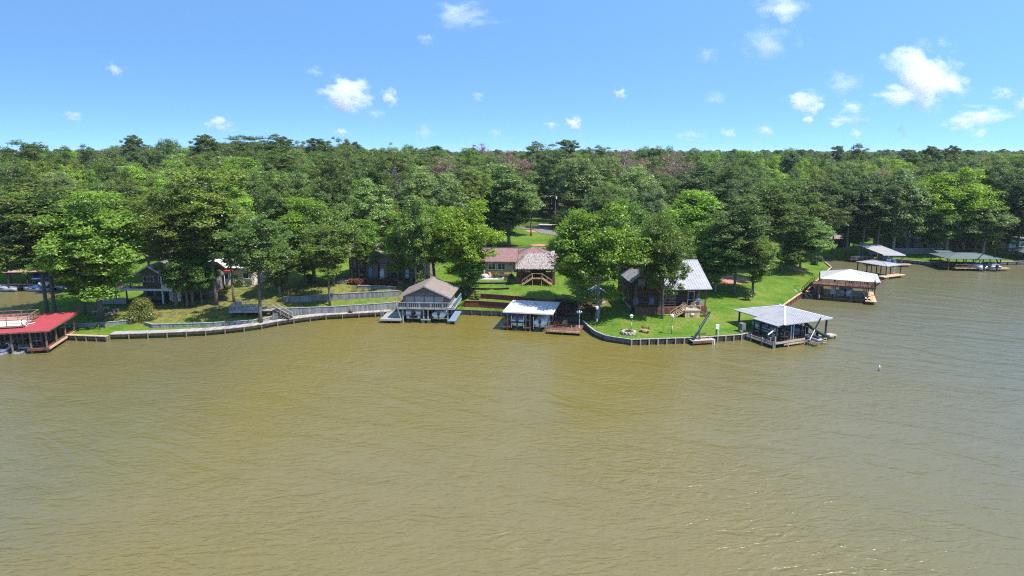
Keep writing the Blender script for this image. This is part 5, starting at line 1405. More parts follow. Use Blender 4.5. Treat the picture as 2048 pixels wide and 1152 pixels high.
pontoon('pontoon boat with pale cover in the left slip of the grey boathouse', inside(r_, -2.2, 3.2, .62), R(-4), 6.4, 2.6, 'boat_grey', 'boat_white')
runabout('white motor boat in the right slip of the grey boathouse', inside(r_, 2.4, 3.2, .62), R(-4), 6.4, 2.5, 1.1, 'boat_white', 'boat_white', None)
b_ = at(702, 625, .8); r2 = thing('barrel', 'dark weathered barrel on its side against the long grey retaining wall', 'barrel', on_ground(702, 627), R(20))
MB().lathe([(.3,-.5),(.38,-.2),(.38,.2),(.3,.5)], 12).build('body', M['brown_wood'], r2, True).rotation_euler = (R(65), 0, 0); r2.children[0].location = (0,0,.45)
MB().tube([(-.4,-.18,.1),(.4,-.18,.1)], .08, 6).tube([(-.4,.18,.1),(.4,.18,.1)], .08, 6).build('cradle', M['dark_wood'], r2)

# ------------------------------------------------------------------ brick house with thatched pavilion
p = on_ground(1012, 546); r_ = thing('house', 'brick house with a wide red-brown shingle roof', 'house', p, R(-2))
walls(r_, -4.6, 1.6, 0, 9, -.6, 2.75, M['brick']); walls(r_, 1.65, 11, 1.5, 10, -.6, 2.75, M['brick'])
MB().box(-6.4, -4.65, 2.2, 8.5, -.6, 2.7).build('wing_wall', M['redbrick'], r_)
gable_roof(r_, -6.2, 2.0, .0, 9, 2.62, 4.9, M['red_shingle'], .55, along='x', fascia=M['brown_wood'])
hip_roof(r_, 1.2, 11, .6, 10.4, 2.6, 5.2, M['red_shingle'], .5, caps=M['brown_shingle'])
window(r_, -3.1, 0, 1.5, 1.5, 1.35, panes=2); window(r_, -1.0, 0, 1.5, 1.5, 1.35, panes=2); window(r_, 2.6, 1.5, 1.5, 1.2, 1.2)
for x in (4.5, 6.3, 8.2): window(r_, x, 1.5, 1.5, 1.2, 1.3)
door(r_, -5.4, 2.2, 0, .9, 2.0, m=M['dark_wood']); MB().box(-6.5, -4.66, 1.4, 2.1, 2.2, 3.3).build('parapet', M['redbrick'], r_)
MB().box(9.9, 10.7, 3.5, 4.3, 3.3, 6.1).build('chimney', M['white'], r_); MB().box(9.75, 10.85, 3.35, 4.45, 6.1, 6.25).build('chimney_cap', M['white'], r_)
MB().box(10.9, 11.6, 1.2, 3.5, 2.3, 3.2).build('side_trim', M['white'], r_)
MB().lathe([(.16,0),(.13,.1),(.05,.35)], 8, (1.05,-.05,1.75)).build('wall_lamp', M['dark_metal'], r_)
# patio
q = on_ground(975, 556); r2 = thing('patio', 'pale stone patio left of the brick house', 'patio', (q.x, q.y, q.z))
MB().box(-4.2, 3.4, -2.2, 3.0, -.3, .10).build('slab', M['concrete'], r2)
MB().box(-4.3, 3.5, 3.0, 3.25, -.2, .75).build('low_wall', M['redbrick'], r2); pz = q.z+.10
u = thing('parasol', 'closed pale green parasol standing on the patio', 'parasol', (q.x-.7, q.y+.4, pz))
MB().lathe([(.28,0),(.28,.08),(.04,.1),(.04,2.5)], 10).build('pole', M['white'], u); MB().lathe([(.05,1.1),(.2,1.3),(.17,2.0),(.05,2.62)], 8).build('canopy', M['sage'], u)
t_ = thing('patio_table', 'round table under the closed parasol', 'table', (q.x-.5, q.y-.3, pz)); MB().lathe([(.62,.68),(.62,.73)], 14).build('tabletop', M['white'], t_); MB().lathe([(.25,0),(.05,.06),(.05,.68)], 8).build('pedestal', M['white'], t_)
chair('brown patio chair left of the closed parasol', (q.x-2.3, q.y-.2, pz), R(-70), M['tan_wood']); chair('brown patio chair right of the closed parasol', (q.x+.9, q.y+.1, pz), R(60), M['tan_wood']); chair('brown patio chair in front of the closed parasol', (q.x-1.5, q.y-1.3, pz), R(160), M['brown_wood'])
fp = tag(MB().lathe([(.55,0),(.6,.35),(.45,.4),(.4,.2)], 12, (0,0,0)).build('fire_pit', M['stone']), 'round stone fire pit at the left corner of the patio', 'fire pit'); fp.location = (q.x-3.3, q.y-1.2, pz)
r3 = thing('barbecue', 'dark barbecue on legs beside the pavilion deck', 'barbecue', on_ground(1007, 560)); MB().loft([[(-.7,y,.75),(.7,y,.75),(.7,y,z),(-.7,y,z)] for y, z in ((-.35,.95),(0,1.25),(.35,.95))]).build('body', M['black'], r3)
for x in (-.55, .55): MB().box(x-.04, x+.04, -.3, .3, 0, .75).build('leg', M['dark_metal'], r3)
shrub('light green shrub in front of the brick house windows', on_ground(995, 556), 2.4, 1.3, 51, 'shrub'); shrub('small green bush beside the pavilion deck', on_ground(1022, 556), 1.6, 1.1, 52, 'shrub')
# thatched pavilion
p = on_ground(1074, 569); r_ = thing('pavilion', 'thatched roof pavilion on a red stained deck with a double stair', 'pavilion', p, R(-2))
zd = 1.45
deck(r_, -4.2, 3.6, .3, 6.4, zd, M['red_wood'], t=.2); MB().box(-4.2, 3.6, .26, .36, -.3, zd-.2).build('skirt', M['red_wood'], r_)
MB().box(-4.22, -4.1, .3, 6.3, -.3, zd-.2).build('skirt', M['red_wood'], r_)
for x in (-3.3, 3.0):
    for y in (.6, 5.8): pole(r_, x, y, -.2, 4.0, M['post_wood'], .13)
g = np.random.default_rng(3)
th = MB(); c = [(-4.3,-.5,3.45),(4.0,-.5,3.45),(4.0,6.9,3.45),(-4.3,6.9,3.45)]; A = (-2.0,3.2,5.85); B = (1.8,3.2,5.85)
for e0, e1, r1, r0 in ((c[0],c[1],B,A),(c[1],c[2],B,B),(c[2],c[3],A,B),(c[3],c[0],A,A)): roof_plane(th, e0, e1, r1, r0, .3)
th_o = th.build('thatch_roof', M['thatch'], r_)
fr = MB(); rj = random.Random(9)
for e0, e1, r1, r0 in ((c[0],c[1],B,A),(c[1],c[2],B,B),(c[2],c[3],A,B),(c[3],c[0],A,A)):
    e0, e1, r1, r0 = map(Vector, (e0, e1, r1, r0))
    for row in range(10):
        t0 = row/10.0
        a = e0.lerp(r0, t0); b2 = e1.lerp(r1, t0); n = max(4, int((b2-a).length/.11)); up = ((r0+r1)/2-(e0+e1)/2).normalized()
        for k in range(n):
            q = a.lerp(b2, (k+rj.random())/n); ln = rj.uniform(.3,.75); d = (b2-a).normalized()*rj.uniform(.03,.075)
            s0 = q-up*ln*.55+Vector((0,0,-.12 if row == 0 else .0)); s1 = q+up*ln
            fr.add([s0-d+Vector((0,0,.10+rj.random()*.1)), s0+d+Vector((0,0,.10+rj.random()*.1)), s1+d*.8+Vector((0,0,.04)), s1-d*.8+Vector((0,0,.04))], [(0,1,2,3)])
s_ = fr.build('thatch_tuft', M['thatch'], th_o); s_['kind'] = 'stuff'
railing(r_, [(-4.1,.4,zd),(-1.0,.4,zd)], .95, M['red_wood'], 1.5, .25); railing(r_, [(1.0,.4,zd),(3.5,.4,zd),(3.5,6.2,zd)], .95, M['red_wood'], 1.5, .25); railing(r_, [(-4.1,.4,zd),(-4.1,6.2,zd)], .95, M['red_wood'], 1.5, .25)
deck(r_, -1.0, 1.0, -.9, .28, zd-.05, M['tan_wood'], t=.12)
for x in (-.9, .9): post(r_, x, -.8, -.3, zd+.9, M['tan_wood'], .1)
stairs(r_, (-3.0,-.4,.0), (-1.0,-.4,zd-.05), 1.0, M['tan_wood'], rails=(1,-1)); stairs(r_, (3.0,-.4,.0), (1.0,-.4,zd-.05), 1.0, M['tan_wood'], rails=(1,-1))
railing(r_, [(-1.0,-.85,zd-.05),(1.0,-.85,zd-.05)], .95, M['tan_wood'], 2.0)
MB().box(-1.4, 1.8, 3.4, 4.1, zd, zd+1.05).build('bar_counter', M['brown_wood'], r_); MB().box(-1.5, 1.9, 3.3, 4.2, zd+1.05, zd+1.12).build('bar_top', M['pale_wood'], r_)
for k in range(3):
    o = tag(MB().lathe([(.22,0),(.04,.05),(.04,.68),(.19,.70),(.19,.76)], 10).build('bar_stool', M['dark_wood']), ('left','middle','right')[k]+' dark bar stool at the counter under the thatched roof', 'stool', 'bar stools under the thatch'); o.location = inside(r_, -.8+k*1.0, 2.7, zd)
chair('tan lounge chair at the left end of the pavilion deck', inside(r_, -3.6, 1.3, zd), R(30), M['tan_wood'])
r2 = thing('patio_step', 'red brick steps between the patio and the pavilion deck', 'steps', on_ground(1018, 557))
for k in range(3): MB().box(-.9, .9, k*.35, k*.35+.35, -.2, .25+.2*k).build('step', M['redbrick'], r2)

# ------------------------------------------------------------------ white-roofed dock
p = at(1015, 660, 0); r_ = thing('boat_dock', 'boat dock with a flat white metal roof over two covered boats', 'boat dock', (p.x, p.y, 0), R(-12.5))
W_ = 8.3
for k, (xa, xb) in enumerate(((-.7, 3.55),(3.57, 7.9))):
    mb = MB(); rb = MB(); roof_plane(mb, (xa,-.4,3.35), (xb,-.4,3.35), (xb,7.4,3.62), (xa,7.4,3.62), .1, .42, rb)
    o = mb.build('roof_panel', M['white_metal'], r_); rb.build('rib', M['white_metal'], o)
MB().box(-.72, 7.92, -.48, -.4, 3.12, 3.36).build('fascia', M['white'], r_)
for x in (0, 3.2, 3.9, 7.2):
    for y in (0, 3.6, 7): post(r_, x, y, -1, 3.3, M['post_wood'], .2)
deck(r_, -.9, .5, -.3, 7.2, .7, M['brown_wood'], along='y'); deck(r_, 2.9, 4.1, -.3, 7.2, .7, M['brown_wood'], along='y'); deck(r_, .5, 2.9, 6.2, 7.2, .7, M['brown_wood']); deck(r_, 4.1, 7.0, 6.2, 7.2, .7, M['brown_wood'])
deck(r_, 7.0, 12.6, -1.1, 3.4, .7, M['red_wood'], piles=[(7.2,-.9),(9.6,-.9),(12.4,-.9),(12.4,3)]); deck(r_, 7.0, 8.4, 3.4, 9.0, .7, M['red_wood'], along='y')
MB().box(7.0, 12.6, -1.22, -1.1, .42, .72).build('stringer', M['tan_wood'], r_)
for x in (11.0, 11.9): post(r_, x, -.9, .7, 1.6, M['tan_wood'], .12)
lift(r_, 1.7, 1.2, 5, 2.6, .6, 3.2); lift(r_, 5.6, 1.2, 5, 2.6, .6, 3.2)
for x in (.65, 2.75, 4.45, 6.75): MB().tube([(x,.1,.4),(x,.1,2.5)], .05, 6).build('guide_post', M['pvc'], r_)
runabout('motor boat with blue-grey cover in the left slip of the white-roofed dock', inside(r_, 1.7, 3.1, .7), R(-12.5), 6.2, 2.3, 1.1, 'boat_white', 'boat_grey', 'dark_blue', True)
runabout('white bass boat with outboard in the right slip of the white-roofed dock', inside(r_, 5.6, 3.1, .7), R(-12.5), 6.2, 2.3, 1.05, 'boat_white', 'boat_white', None, True)
lamp_post('white five-globe lamp post on the deck beside the white-roofed dock', inside(r_, 12.0, 1.6, .7), 2.6, 'globes', M['white'])
for k, (x, y, nm) in enumerate(((8.2,1.2,0),(9.4,2.4,0))): chair(('red deck chair on the dock nearest the white roof','tan deck chair on the dock beside the lamp post')[k], inside(r_, x, y, .7), R(170+20*k), M[('red_wood','tan_wood')[k]])
# brown stair and fence up the brushy bank
p = on_ground(1145, 640); r_ = thing('bank_stair', 'brown wooden stair with landings climbing the brushy bank', 'stair', p, R(-8))
deck(r_, -2.5, 3.4, 0, 2.2, .5, M['brown_wood'], t=.15); railing(r_, [(-2.5,.1,.5),(3.4,.1,.5)], .95, M['red_wood'], 1.5, .25)
stairs(r_, (-1.4,2.6,.5), (2.8,5.6,2.0), 1.2, M['brown_wood'], rails=(-1,1)); deck(r_, 2.4, 5.2, 4.8, 7.2, 2.0, M['red_wood'], t=.15); railing(r_, [(2.4,4.9,2.0),(5.2,4.9,2.0)], .95, M['brown_wood'], 1.4, .25)
for x, y in ((-2.3,.2),(3.2,.2),(2.6,5),(5,5)): post(r_, x, y, -1.2, .5 if y < 3 else 2.0, M['brown_wood'], .15)
for k, (a, b_) in enumerate(((1122,637),(1108,628),(1132,622),(1170,640),(1182,628),(1142,612),(1120,608))):
    shrub(['low dark shrub beside the deck of the white-roofed dock','low shrub behind the white roof on the brushy bank','brown-green shrub in the middle of the brushy bank','shrub at the water corner where the bulkhead begins','shrub by the pale trunk on the brushy bank','green shrub at the top of the brushy bank','shrub below the lime green tree on the bank'][k], on_ground(a, b_), 2.6+.4*(k%3), 1.3+.25*(k%2), 60+k, 'shrub' if k%2 else 'redshrub', tint=(.7,.75,.7))
pl = on_ground(948, 614)
for k, (a, b_) in enumerate(((946,612),(956,607),(935,592),(931,580))): shrub(['yellow-green plant on the low lawn before the terrace wall','taller yellow-green plant against the lower terrace wall','green bush at the left end of the terrace walls','low bush under the yellow-green tree'][k], on_ground(a, b_), (1.6,1.8,2.8,2.4)[k], (1.0,1.5,2.0,1.4)[k], 70+k, 'gold' if k < 2 else 'shrub')

# ------------------------------------------------------------------ log house
p = on_ground(1270, 627); r_ = thing('house', 'dark brown log house with a ribbed grey metal roof and front porch', 'house', p, R(5))
zf = 1.05; ze = 4.35; zr = 8.3
walls(r_, 0, 12.6, 2.6, 13, -.4, 4.6, M['log_wall'])
# main roof: ridge parallel to the front, long front slope over the porch
mb = MB(); rb = MB()
roof_plane(mb, (4.6,-.7,ze), (13.6,-.7,ze), (13.6,7.4,zr), (4.6,7.4,zr), .12, .48, rb)
roof_plane(mb, (13.6,14,ze+.3), (-.6,14,ze+.3), (-.6,7.4,zr), (13.6,7.4,zr), .12, .48, rb)
o = mb.build('roof', M['steel_roof'], r_); rb.build('rib', M['steel_roof'], o); MB().beam((-.6,7.4,zr+.04),(13.6,7.4,zr+.04), .3, .06).build('ridge_cap', M['steel_roof'], o)
# cross gable on the left
mb = MB(); rb = MB(); zg = 7.9; ze2 = 5.4
roof_plane(mb, (-.7,9,ze2), (-.7,.9,ze2), (2.3,.9,zg), (2.3,9,zg), .12, .48, rb); roof_plane(mb, (5.3,.9,ze2), (5.3,7.0,ze2), (2.3,7.0,zg), (2.3,.9,zg), .12, .48, rb)
o = mb.build('roof', M['steel_roof'], r_); rb.build('rib', M['steel_roof'], o)
MB().add([(-.2,1.6,4.6),(4.8,1.6,4.6),(4.8,1.6,5.6),(2.3,1.6,7.7),(-.2,1.6,5.6)]+[(-.2,1.75,4.6),(4.8,1.75,4.6),(4.8,1.75,5.6),(2.3,1.75,7.7),(-.2,1.75,5.6)], [(0,1,2,3,4),(9,8,7,6,5),(0,5,6,1),(1,6,7,2),(2,7,8,3),(3,8,9,4),(4,9,5,0)]).build('gable', M['log_wall'], r_)
MB().box(0.0, 4.8, 1.75, 2.58, 2.5, 4.6).build('upper_wall', M['log_wall'], r_)
for y in (13.0,): pass
MB().add([(12.45,2.6,4.6),(12.45,13,4.6),(12.45,7.4,zr-.15),(12.6,2.6,4.6),(12.6,13,4.6),(12.6,7.4,zr-.15)], [(0,1,2),(5,4,3),(0,3,4,1),(1,4,5,2),(2,5,3,0)]).build('gable', M['log_wall'], r_)
MB().add([(0,9.0,4.6),(0,13,4.6),(0,9.0,7.2),(.15,9.0,4.6),(.15,13,4.6),(.15,9.0,7.2)], [(0,1,2),(5,4,3),(0,3,4,1),(1,4,5,2),(2,5,3,0)]).build('gable', M['log_wall'], r_)
deck(r_, -.2, 12.9, -.2, 2.58, zf, M['brown_wood'], t=.18); MB().box(-.2, 12.9, -.28, -.2, -.4, zf-.02).build('skirt', M['red_wood'], r_)
MB().box(12.92, 13.0, -.2, 2.6, -.4, zf).build('skirt', M['red_wood'], r_)
for x in (0, 4.4, 9.4, 12.7): post(r_, x, -.05, -.2, ze+.2 if x > 4.5 else 5.4, M['brown_wood'], .2)
railing(r_, [(0,-.05,zf),(7.2,-.05,zf)], .95, M['brown_wood'], 2.2, 0, (1,.55,.12)); railing(r_, [(10.6,-.05,zf),(12.7,-.05,zf)], .95, M['pale_wood'], 1.2, .2)
MB().box(0.0, 4.4, 1.0, 1.9, 3.6, 3.7).build('balcony', M['brown_wood'], r_); railing(r_, [(.0,1.05,3.7),(4.4,1.05,3.7)], .9, M['brown_wood'], 1.5, .25)
window(r_, 1.4, 1.6, 5.2, 1.1, 1.3, frame=M['grey_siding']); window(r_, 3.2, 1.6, 5.2, 1.1, 1.3, frame=M['grey_siding'])
door(r_, 3.7, 2.6, zf, .9, 2.1, m=M['blue_grey']); door(r_, .8, 2.6, zf, .9, 2.1, m=M['blue_grey']); window(r_, 7.4, 2.6, 2.5, 1.3, 1.4, frame=M['blue_grey']); window(r_, 11.0, 2.6, 2.5, 1.0, 1.5, frame=M['white'])
for y, z, h in ((5.0,2.4,1.4),(8.5,2.4,1.2),(6.5,5.2,1.0)): window(r_, 0, y, z, .9, h, R(-90), frame=M['pale_wood'])
MB().box(-.12, -.02, 2.6, 13, -.3, .6).build('foundation', M['concrete'], r_)
# front stair block with small landing
MB().box(8.1, 10.7, -3.0, -.3, -.5, .95).build('stair_block', M['tan_wood'], r_); MB().box(8.0, 10.8, -3.1, -.3, .95, 1.03).build('landing', M['cap'], r_)
stairs(r_, (5.9,-2.2,-.35), (8.05,-2.2,.95), 1.2, M['tan_wood'], rails=(-1,1)); stairs(r_, (12.6,-2.2,-.4), (10.75,-2.2,.95), 1.2, M['brown_wood'], rails=(1,))
railing(r_, [(8.1,-3.0,1.03),(10.7,-3.0,1.03)], .85, M['tan_wood'], 2.6); 
o = MB().cbox(0,0,0,.5,.12,.3).build('junction_box', M['white'], r_, loc=(9.4,-3.07,.4))
chair('tan slatted deck chair at the left of the porch landing', inside(r_, 8.5, -.9, 1.03), R(165), M['cap']); chair('tan slatted deck chair at the right of the porch landing', inside(r_, 10.2, -.9, 1.03), R(160), M['cap'])
g_ = thing('grill', 'rounded silver grill on the right end of the log house porch', 'grill', inside(r_, 11.6, 1.0, zf), R(10)); MB().loft([[(-.5,y,.85),(.5,y,.85),(.5,y,z),(-.5,y,z)] for y, z in ((-.3,1.0),(-.1,1.3),(.15,1.35),(.3,1.1))]).build('lid', M['alu'], g_, True)
MB().box(-.45, .45, -.28, .28, .1, .85).build('cabinet', M['black'], g_); MB().box(-.85, -.5, -.25, .25, .8, .84).box(.5, .85, -.25, .25, .8, .84).build('side_shelf', M['alu'], g_)

# pale shed behind the left lime trees
p = on_ground(1196, 606); r_ = thing('shed', 'small pale grey shed under the trees left of the log house', 'shed', p, R(4)); walls(r_, -1.4, 1.4, 0, 2.6, -.2, 2.0, M['cream']); gable_roof(r_, -1.4, 1.4, 0, 2.6, 2.0, 2.8, M['blue_grey'], .25); door(r_, .2, 0, 0, .8, 1.8, m=M['grey_panel'])
o = thing('garden_bench', 'red brown bench under the trees left of the log house', 'bench', on_ground(1176, 613), R(10)); MB().box(-.8,.8,-.25,.25,.4,.46).build('seat', M['red_wood'], o); MB().box(-.8,.8,.25,.30,.46,.95).build('backrest', M['red_wood'], o)
for x in (-.7,.7): MB().box(x-.05,x+.05,-.25,.28,0,.4).build('leg', M['red_wood'], o)

# ------------------------------------------------------------------ things on the point's lawn
for (bx, by, ty, lb) in ((1193,653,612,'white-topped lamp post beside the pale trunk on the lawn point'),(1262,661,629,'white-topped lamp post behind the fire ring on the lawn'),(1343,668,628,'white-topped lamp post near the bulkhead in front of the porch')):
    p = on_ground(bx, by); lamp_post(lb, p, (CAM_H-p.y*math.tan(depr(ty)))-p.z-.55)
p = on_ground(1257, 667); r_ = thing('fire_ring', 'low ring of stones with a plant on the lawn point', 'planter', p)
rj = random.Random(4)
me = MB().lathe([(.18,0),(.27,.08),(.24,.24),(.1,.30)], 7).mesh('stone', M['stone'])
for row in range(2):
    for k in range(13):
        a = 2*math.pi*(k+.5*row)/13; s_ = bpy.data.objects.new('stone', me); COL.objects.link(s_); s_.parent = r_; s_.location = (math.cos(a)*1.0, math.sin(a)*1.0, -.05+.22*row); s_.rotation_euler = (0,0,rj.uniform(0,6)); s_.scale = [rj.uniform(.9,1.15)]*3
o = bpy.data.objects.new('plant', shrub_mesh(81, LM['shrub'], 1.3, .7, .18)); COL.objects.link(o); o.parent = r_
MB().lathe([(.8,.02),(.75,.14)], 12).build('soil', M['dark_wood'], r_)
p = on_ground(1289, 665); r_ = thing('garden_bench', 'small wooden bench on the lawn near the fire ring', 'bench', p, R(-35))
for k in range(3): MB().box(-.75,.75,-.28+.19*k,-.12+.19*k,.42,.47).build('slat', M['tan_wood'], r_)
for k in range(2): MB().box(-.75,.75,.30,.34,.58+.2*k,.74+.2*k).build('slat', M['tan_wood'], r_)
for x in (-.6,.6): MB().box(x-.05,x+.05,-.25,.28,0,.42).box(x-.05,x+.05,.28,.34,0,.98).build('leg', M['brown_wood'], r_)
p = at(1406, 689, 0); r_ = thing('swim_platform', 'small square swimming platform with a tilted dark mast at the bulkhead', 'dock', (p.x, p.y, 0), R(12))
deck(r_, -1.9, 2.0, -.2, 3.0, .72, M['cap'], t=.16, step=1.3, piles=[(-1.7,0),(1.8,0),(-1.7,2.8),(1.8,2.8)]); MB().box(-1.9, 2.0, -.34, -.2, .30, .70).build('stringer', M['brown_wood'], r_)
MB().beam((-1.75,.2,.5), (1.35,.9,5.0), .26).build('mast', M['slide'], r_); post(r_, -.45, .5, -.4, 3.0, M['brown_wood'], .16); MB().tube([(-1.2,.0,2.0),(1.3,.8,4.95)], .03, 5).build('cable', M['wire'], r_)
MB().beam((-1.8,-.1,.4),(-1.3,-.7,-1.2), .14).build('brace', M['dark_wood'], r_)
for x, y in ((1.5,2.7),(1.9,1.2)): MB().box(x-.9,x+.3,y-.08,y+.08,.9,1.08).build('rail_board', M['brown_wood'], r_)
for x in (1.75, 2.0): MB().beam((x-.3,-.36,.9),(x-.3,-.5,-.5), .07).build('ladder', M['pvc'], r_)
p = on_ground(1432, 672); r_ = thing('utility_box', 'white meter box on a dark post beside the swimming platform', 'utility box', p); MB().cbox(0,0,.7,.14,.14,1.5).build('post', M['dark_wood'], r_); MB().cbox(.1,-.12,1.55,.55,.2,.75).build('box', M['white'], r_); MB().cbox(.35,-.1,.5,.08,.08,1.2).build('conduit', M['pvc'], r_)
p = on_ground(262, 645); r_ = thing('marker_post', 'white plastic pipe standing at the end of the low wall', 'post', p); MB().tube([(0,0,-.1),(0,0,1.7)], .09, 8).build('pipe', M['pvc'], r_); MB().lathe([(.11,0),(.11,.12),(.03,.15)], 8, (0,0,1.7)).build('cap', M['pvc'], r_)
# seats around the left fire pit
for k, (a, b_, w) in enumerate(((192,627,1.2),(212,620,1.1),(232,623,1.0),(216,631,1.4))):
    r_ = thing('stone_bench', ['pale stone bench left of the sweetgum trunk','pale stone bench behind the sweetgum trunk','greenish stone bench right of the sweetgum trunk','pale stone slab seat in front of the bare earth ring'][k], 'bench', on_ground(a, b_), R(25*k)); MB().box(-w/2,w/2,-.25,.25,.35,.47).build('seat', M['concrete'], r_)
    for x in (-w*.35, w*.35): MB().box(x-.12,x+.12,-.2,.2,-.05,.35).build('leg', M['stone'], r_)
shrub('large yellow-green bush in front of the grey two-storey house', on_ground(288, 638), 5.4, 4.0, 90, 'gold', tint=(.8,.85,.8))
for k, (a, b_, w, h) in enumerate(((482,572,3.6,2.6),(455,578,1.6,1.2),(500,572,2.6,2.4),(620,562,2.6,1.6),(1497,600,2.4,2.6))):
    shrub(['round green bush beside the pale pinkish house','small dark shrub below the pale pinkish house','dark bush right of the round bush','shrub at the foot of the tree left of the timbered house','young leafy sapling on the right lawn'][k], on_ground(a, b_), w, h, 91+k, 'shrub', tint=(.8,.9,.8))
shrub('dark waterside bush at the tip of the right lawn', on_ground(1634, 530), 3.4, 3.2, 98, 'shrub', tint=(.6,.65,.7))

# ------------------------------------------------------------------ grey hip-roofed boathouse
p = at(1540, 697, 0); F = at(1570, 648, 3.5); r_ = thing('boathouse', 'large open boathouse with a broad pale grey hip roof at the right lawn corner', 'boathouse', (F.x, F.y, 0), R(24))
X1, Y1 = 9.6, 10.6
hip_roof(r_, .4, X1, .4, Y1, 3.4, 4.75, M['grey_metal'], .55, .42, 'y', caps=M['white'])
mb = MB(); rb = MB(); roof_plane(mb, (-1.3,5.6,3.26), (-1.3,.2,3.26), (.9,.2,3.50), (.9,5.6,3.50), .1, .42, rb); o = mb.build('roof', M['grey_metal'], r_); rb.build('rib', M['grey_metal'], o)
for x in (.5, 4.9, X1-.1):
    for y in (.5, 5.5, Y1-.1): post(r_, x, y, -1, 3.35, M['dark_wood'], .22)
post(r_, -1.1, .5, -.8, 3.2, M['dark_wood'], .2); post(r_, -1.1, 5.3, -.8, 3.2, M['dark_wood'], .2)
deck(r_, -2.6, 3.6, -.6, 2.4, .65, M['dark_wood']); deck(r_, -2.6, -.6, 2.4, 9.2, .65, M['brown_wood'], along='y'); deck(r_, -2.6, X1, 9.2, 11, .65, M['brown_wood'])
deck(r_, 8.2, 11.2, -.4, 1.0, .6, M['cap'], piles=[(10.9,-.2),(9.4,-.2)])
MB().box(-.6, 3.7, -.78, -.6, .3, .68).build('stringer', M['tan_wood'], r_)
MB().beam((-2.66,6.6,.95),(-2.66,-.6,.95), .1, .14).beam((-2.66,6.6,.5),(-2.66,-.6,.5), .1, .18).build('stringer', M['pale_wood'], r_)
for y in (6.6, 4.2, 1.8, -.6): post(r_, -2.66, y, -.9, 1.15, M['pale_wood'], .2)
MB().box(-2.5, .2, -.85, -.78, .70, 1.0).build('rail_board', M['cap'], r_); MB().box(.3, 3.6, -.85, -.78, .72, 1.05).build('rail_board', M['cap'], r_)
for x in (-2.5, .25, 3.6): post(r_, x, -.7, -.9, 1.9 if x < -1 else 1.05, M['pale_wood'], .16)
MB().beam((-2.9,.4,2.0),(.2,1.2,2.9), .12).build('hoist_arm', M['pvc'], r_)
MB().beam((3.7,-1.5,.6),(6.3,-1.1,4.1), .16).build('boom', M['dark_metal'], r_); MB().beam((3.75,-1.6,.9),(4.9,-1.42,2.4), .10).build('boom_sleeve', M['pvc'], r_)
for x in (2.4, 2.9): MB().tube([(x,.9,.65),(x,.9,3.3)], .06, 6).build('pipe', M['pvc'], r_)
MB().box(-2.4, -1.6, 6.6, 7.5, .65, 2.2).build('locker', M['grey_panel'], r_)
MB().box(3.5, 8.2, 1.5, 2.4, .4, .6).build('walkway', M['brown_wood'], r_)
lift(r_, 5.9, 3.6, 7.2, 2.9, .5, 3.3); lift(r_, 1.8, 4.2, 7.4, 2.6, .5, 3.3)
sl = thing('water_slide', 'dark green water slide curving down from the grey boathouse', 'slide', inside(r_, 5.6, 1.2, 0), R(24-16))
rings = []
for t in range(9):
    u_ = t/8; x = 3.7*u_; z = 2.2*(1-u_)**1.3*.95+.55-.1*math.sin(u_*3.1); y = -.8*math.sin(u_*1.6)
    rings.append([(x,y-.42,z+.38),(x,y-.34,z+.02),(x,y-.2,z-.12),(x,y+.2,z-.12),(x,y+.34,z+.02),(x,y+.42,z+.38),(x,y+.36,z+.38),(x,y+.28,z+.06),(x,y,z-.02),(x,y-.28,z+.06),(x,y-.36,z+.38)])
MB().loft(rings).build('chute', M['slide'], sl, True)
for x, z in ((.3,2.4),(2.1,1.3)): MB().box(x-.06,x+.06,-.5,.1,-.9,z-.25).build('support', M['dark_metal'], sl)
MB().tube([(-.2,-.4,.5),(-.2,-.4,2.7)], .05, 6).tube([(-.2,.4,.5),(-.2,.4,2.7)], .05, 6).build('ladder', M['alu'], sl)
runabout('dark motor boat on the lift under the grey hip roof', inside(r_, 5.9, 5.4, .6), R(24), 6.4, 2.4, 1.1, 'boat_grey', 'dark_blue', None)
runabout('white motor boat in the left slip under the grey hip roof', inside(r_, 1.8, 5.8, .6), R(24), 6.0, 2.3, 1.0, 'boat_white', None, 'dark_blue')
jetski('grey jet ski on a lift beside the water slide', inside(r_, 4.7, -1.3, .7), R(24), 'boat_grey', 'black'); lift(r_, 4.7, -2.2, -.5, 1.5, .6, 2.3)
b2 = thing('ladder', 'pale boarding ladder at the end of the slide walkway', 'ladder', inside(r_, 6.6, -2.0, 0), R(24))
for y in (-.3,.3): MB().cbox(y,0,.2,.08,.1,1.6).build('side_rail', M['cap'], b2)
for z in (-.1,.25,.6,.95): MB().cbox(0,0,z,.6,.14,.07).build('rung', M['cap'], b2)
chair('red brown folding chair on the deck under the grey hip roof', inside(r_, 1.4, .8, .65), R(60), M['red_wood']); chair('pale folding chair on the dark deck corner', inside(r_, -1.4, 1.2, .65), R(200), M['grey_wood'])
tb = thing('deck_table', 'small dark table on the deck under the grey hip roof', 'table', inside(r_, .2, .3, .65), R(24)); MB().lathe([(.5,.68),(.5,.73)], 12).build('tabletop', M['dark_metal'], tb); MB().lathe([(.22,0),(.04,.05),(.04,.68)], 8).build('pedestal', M['dark_metal'], tb)

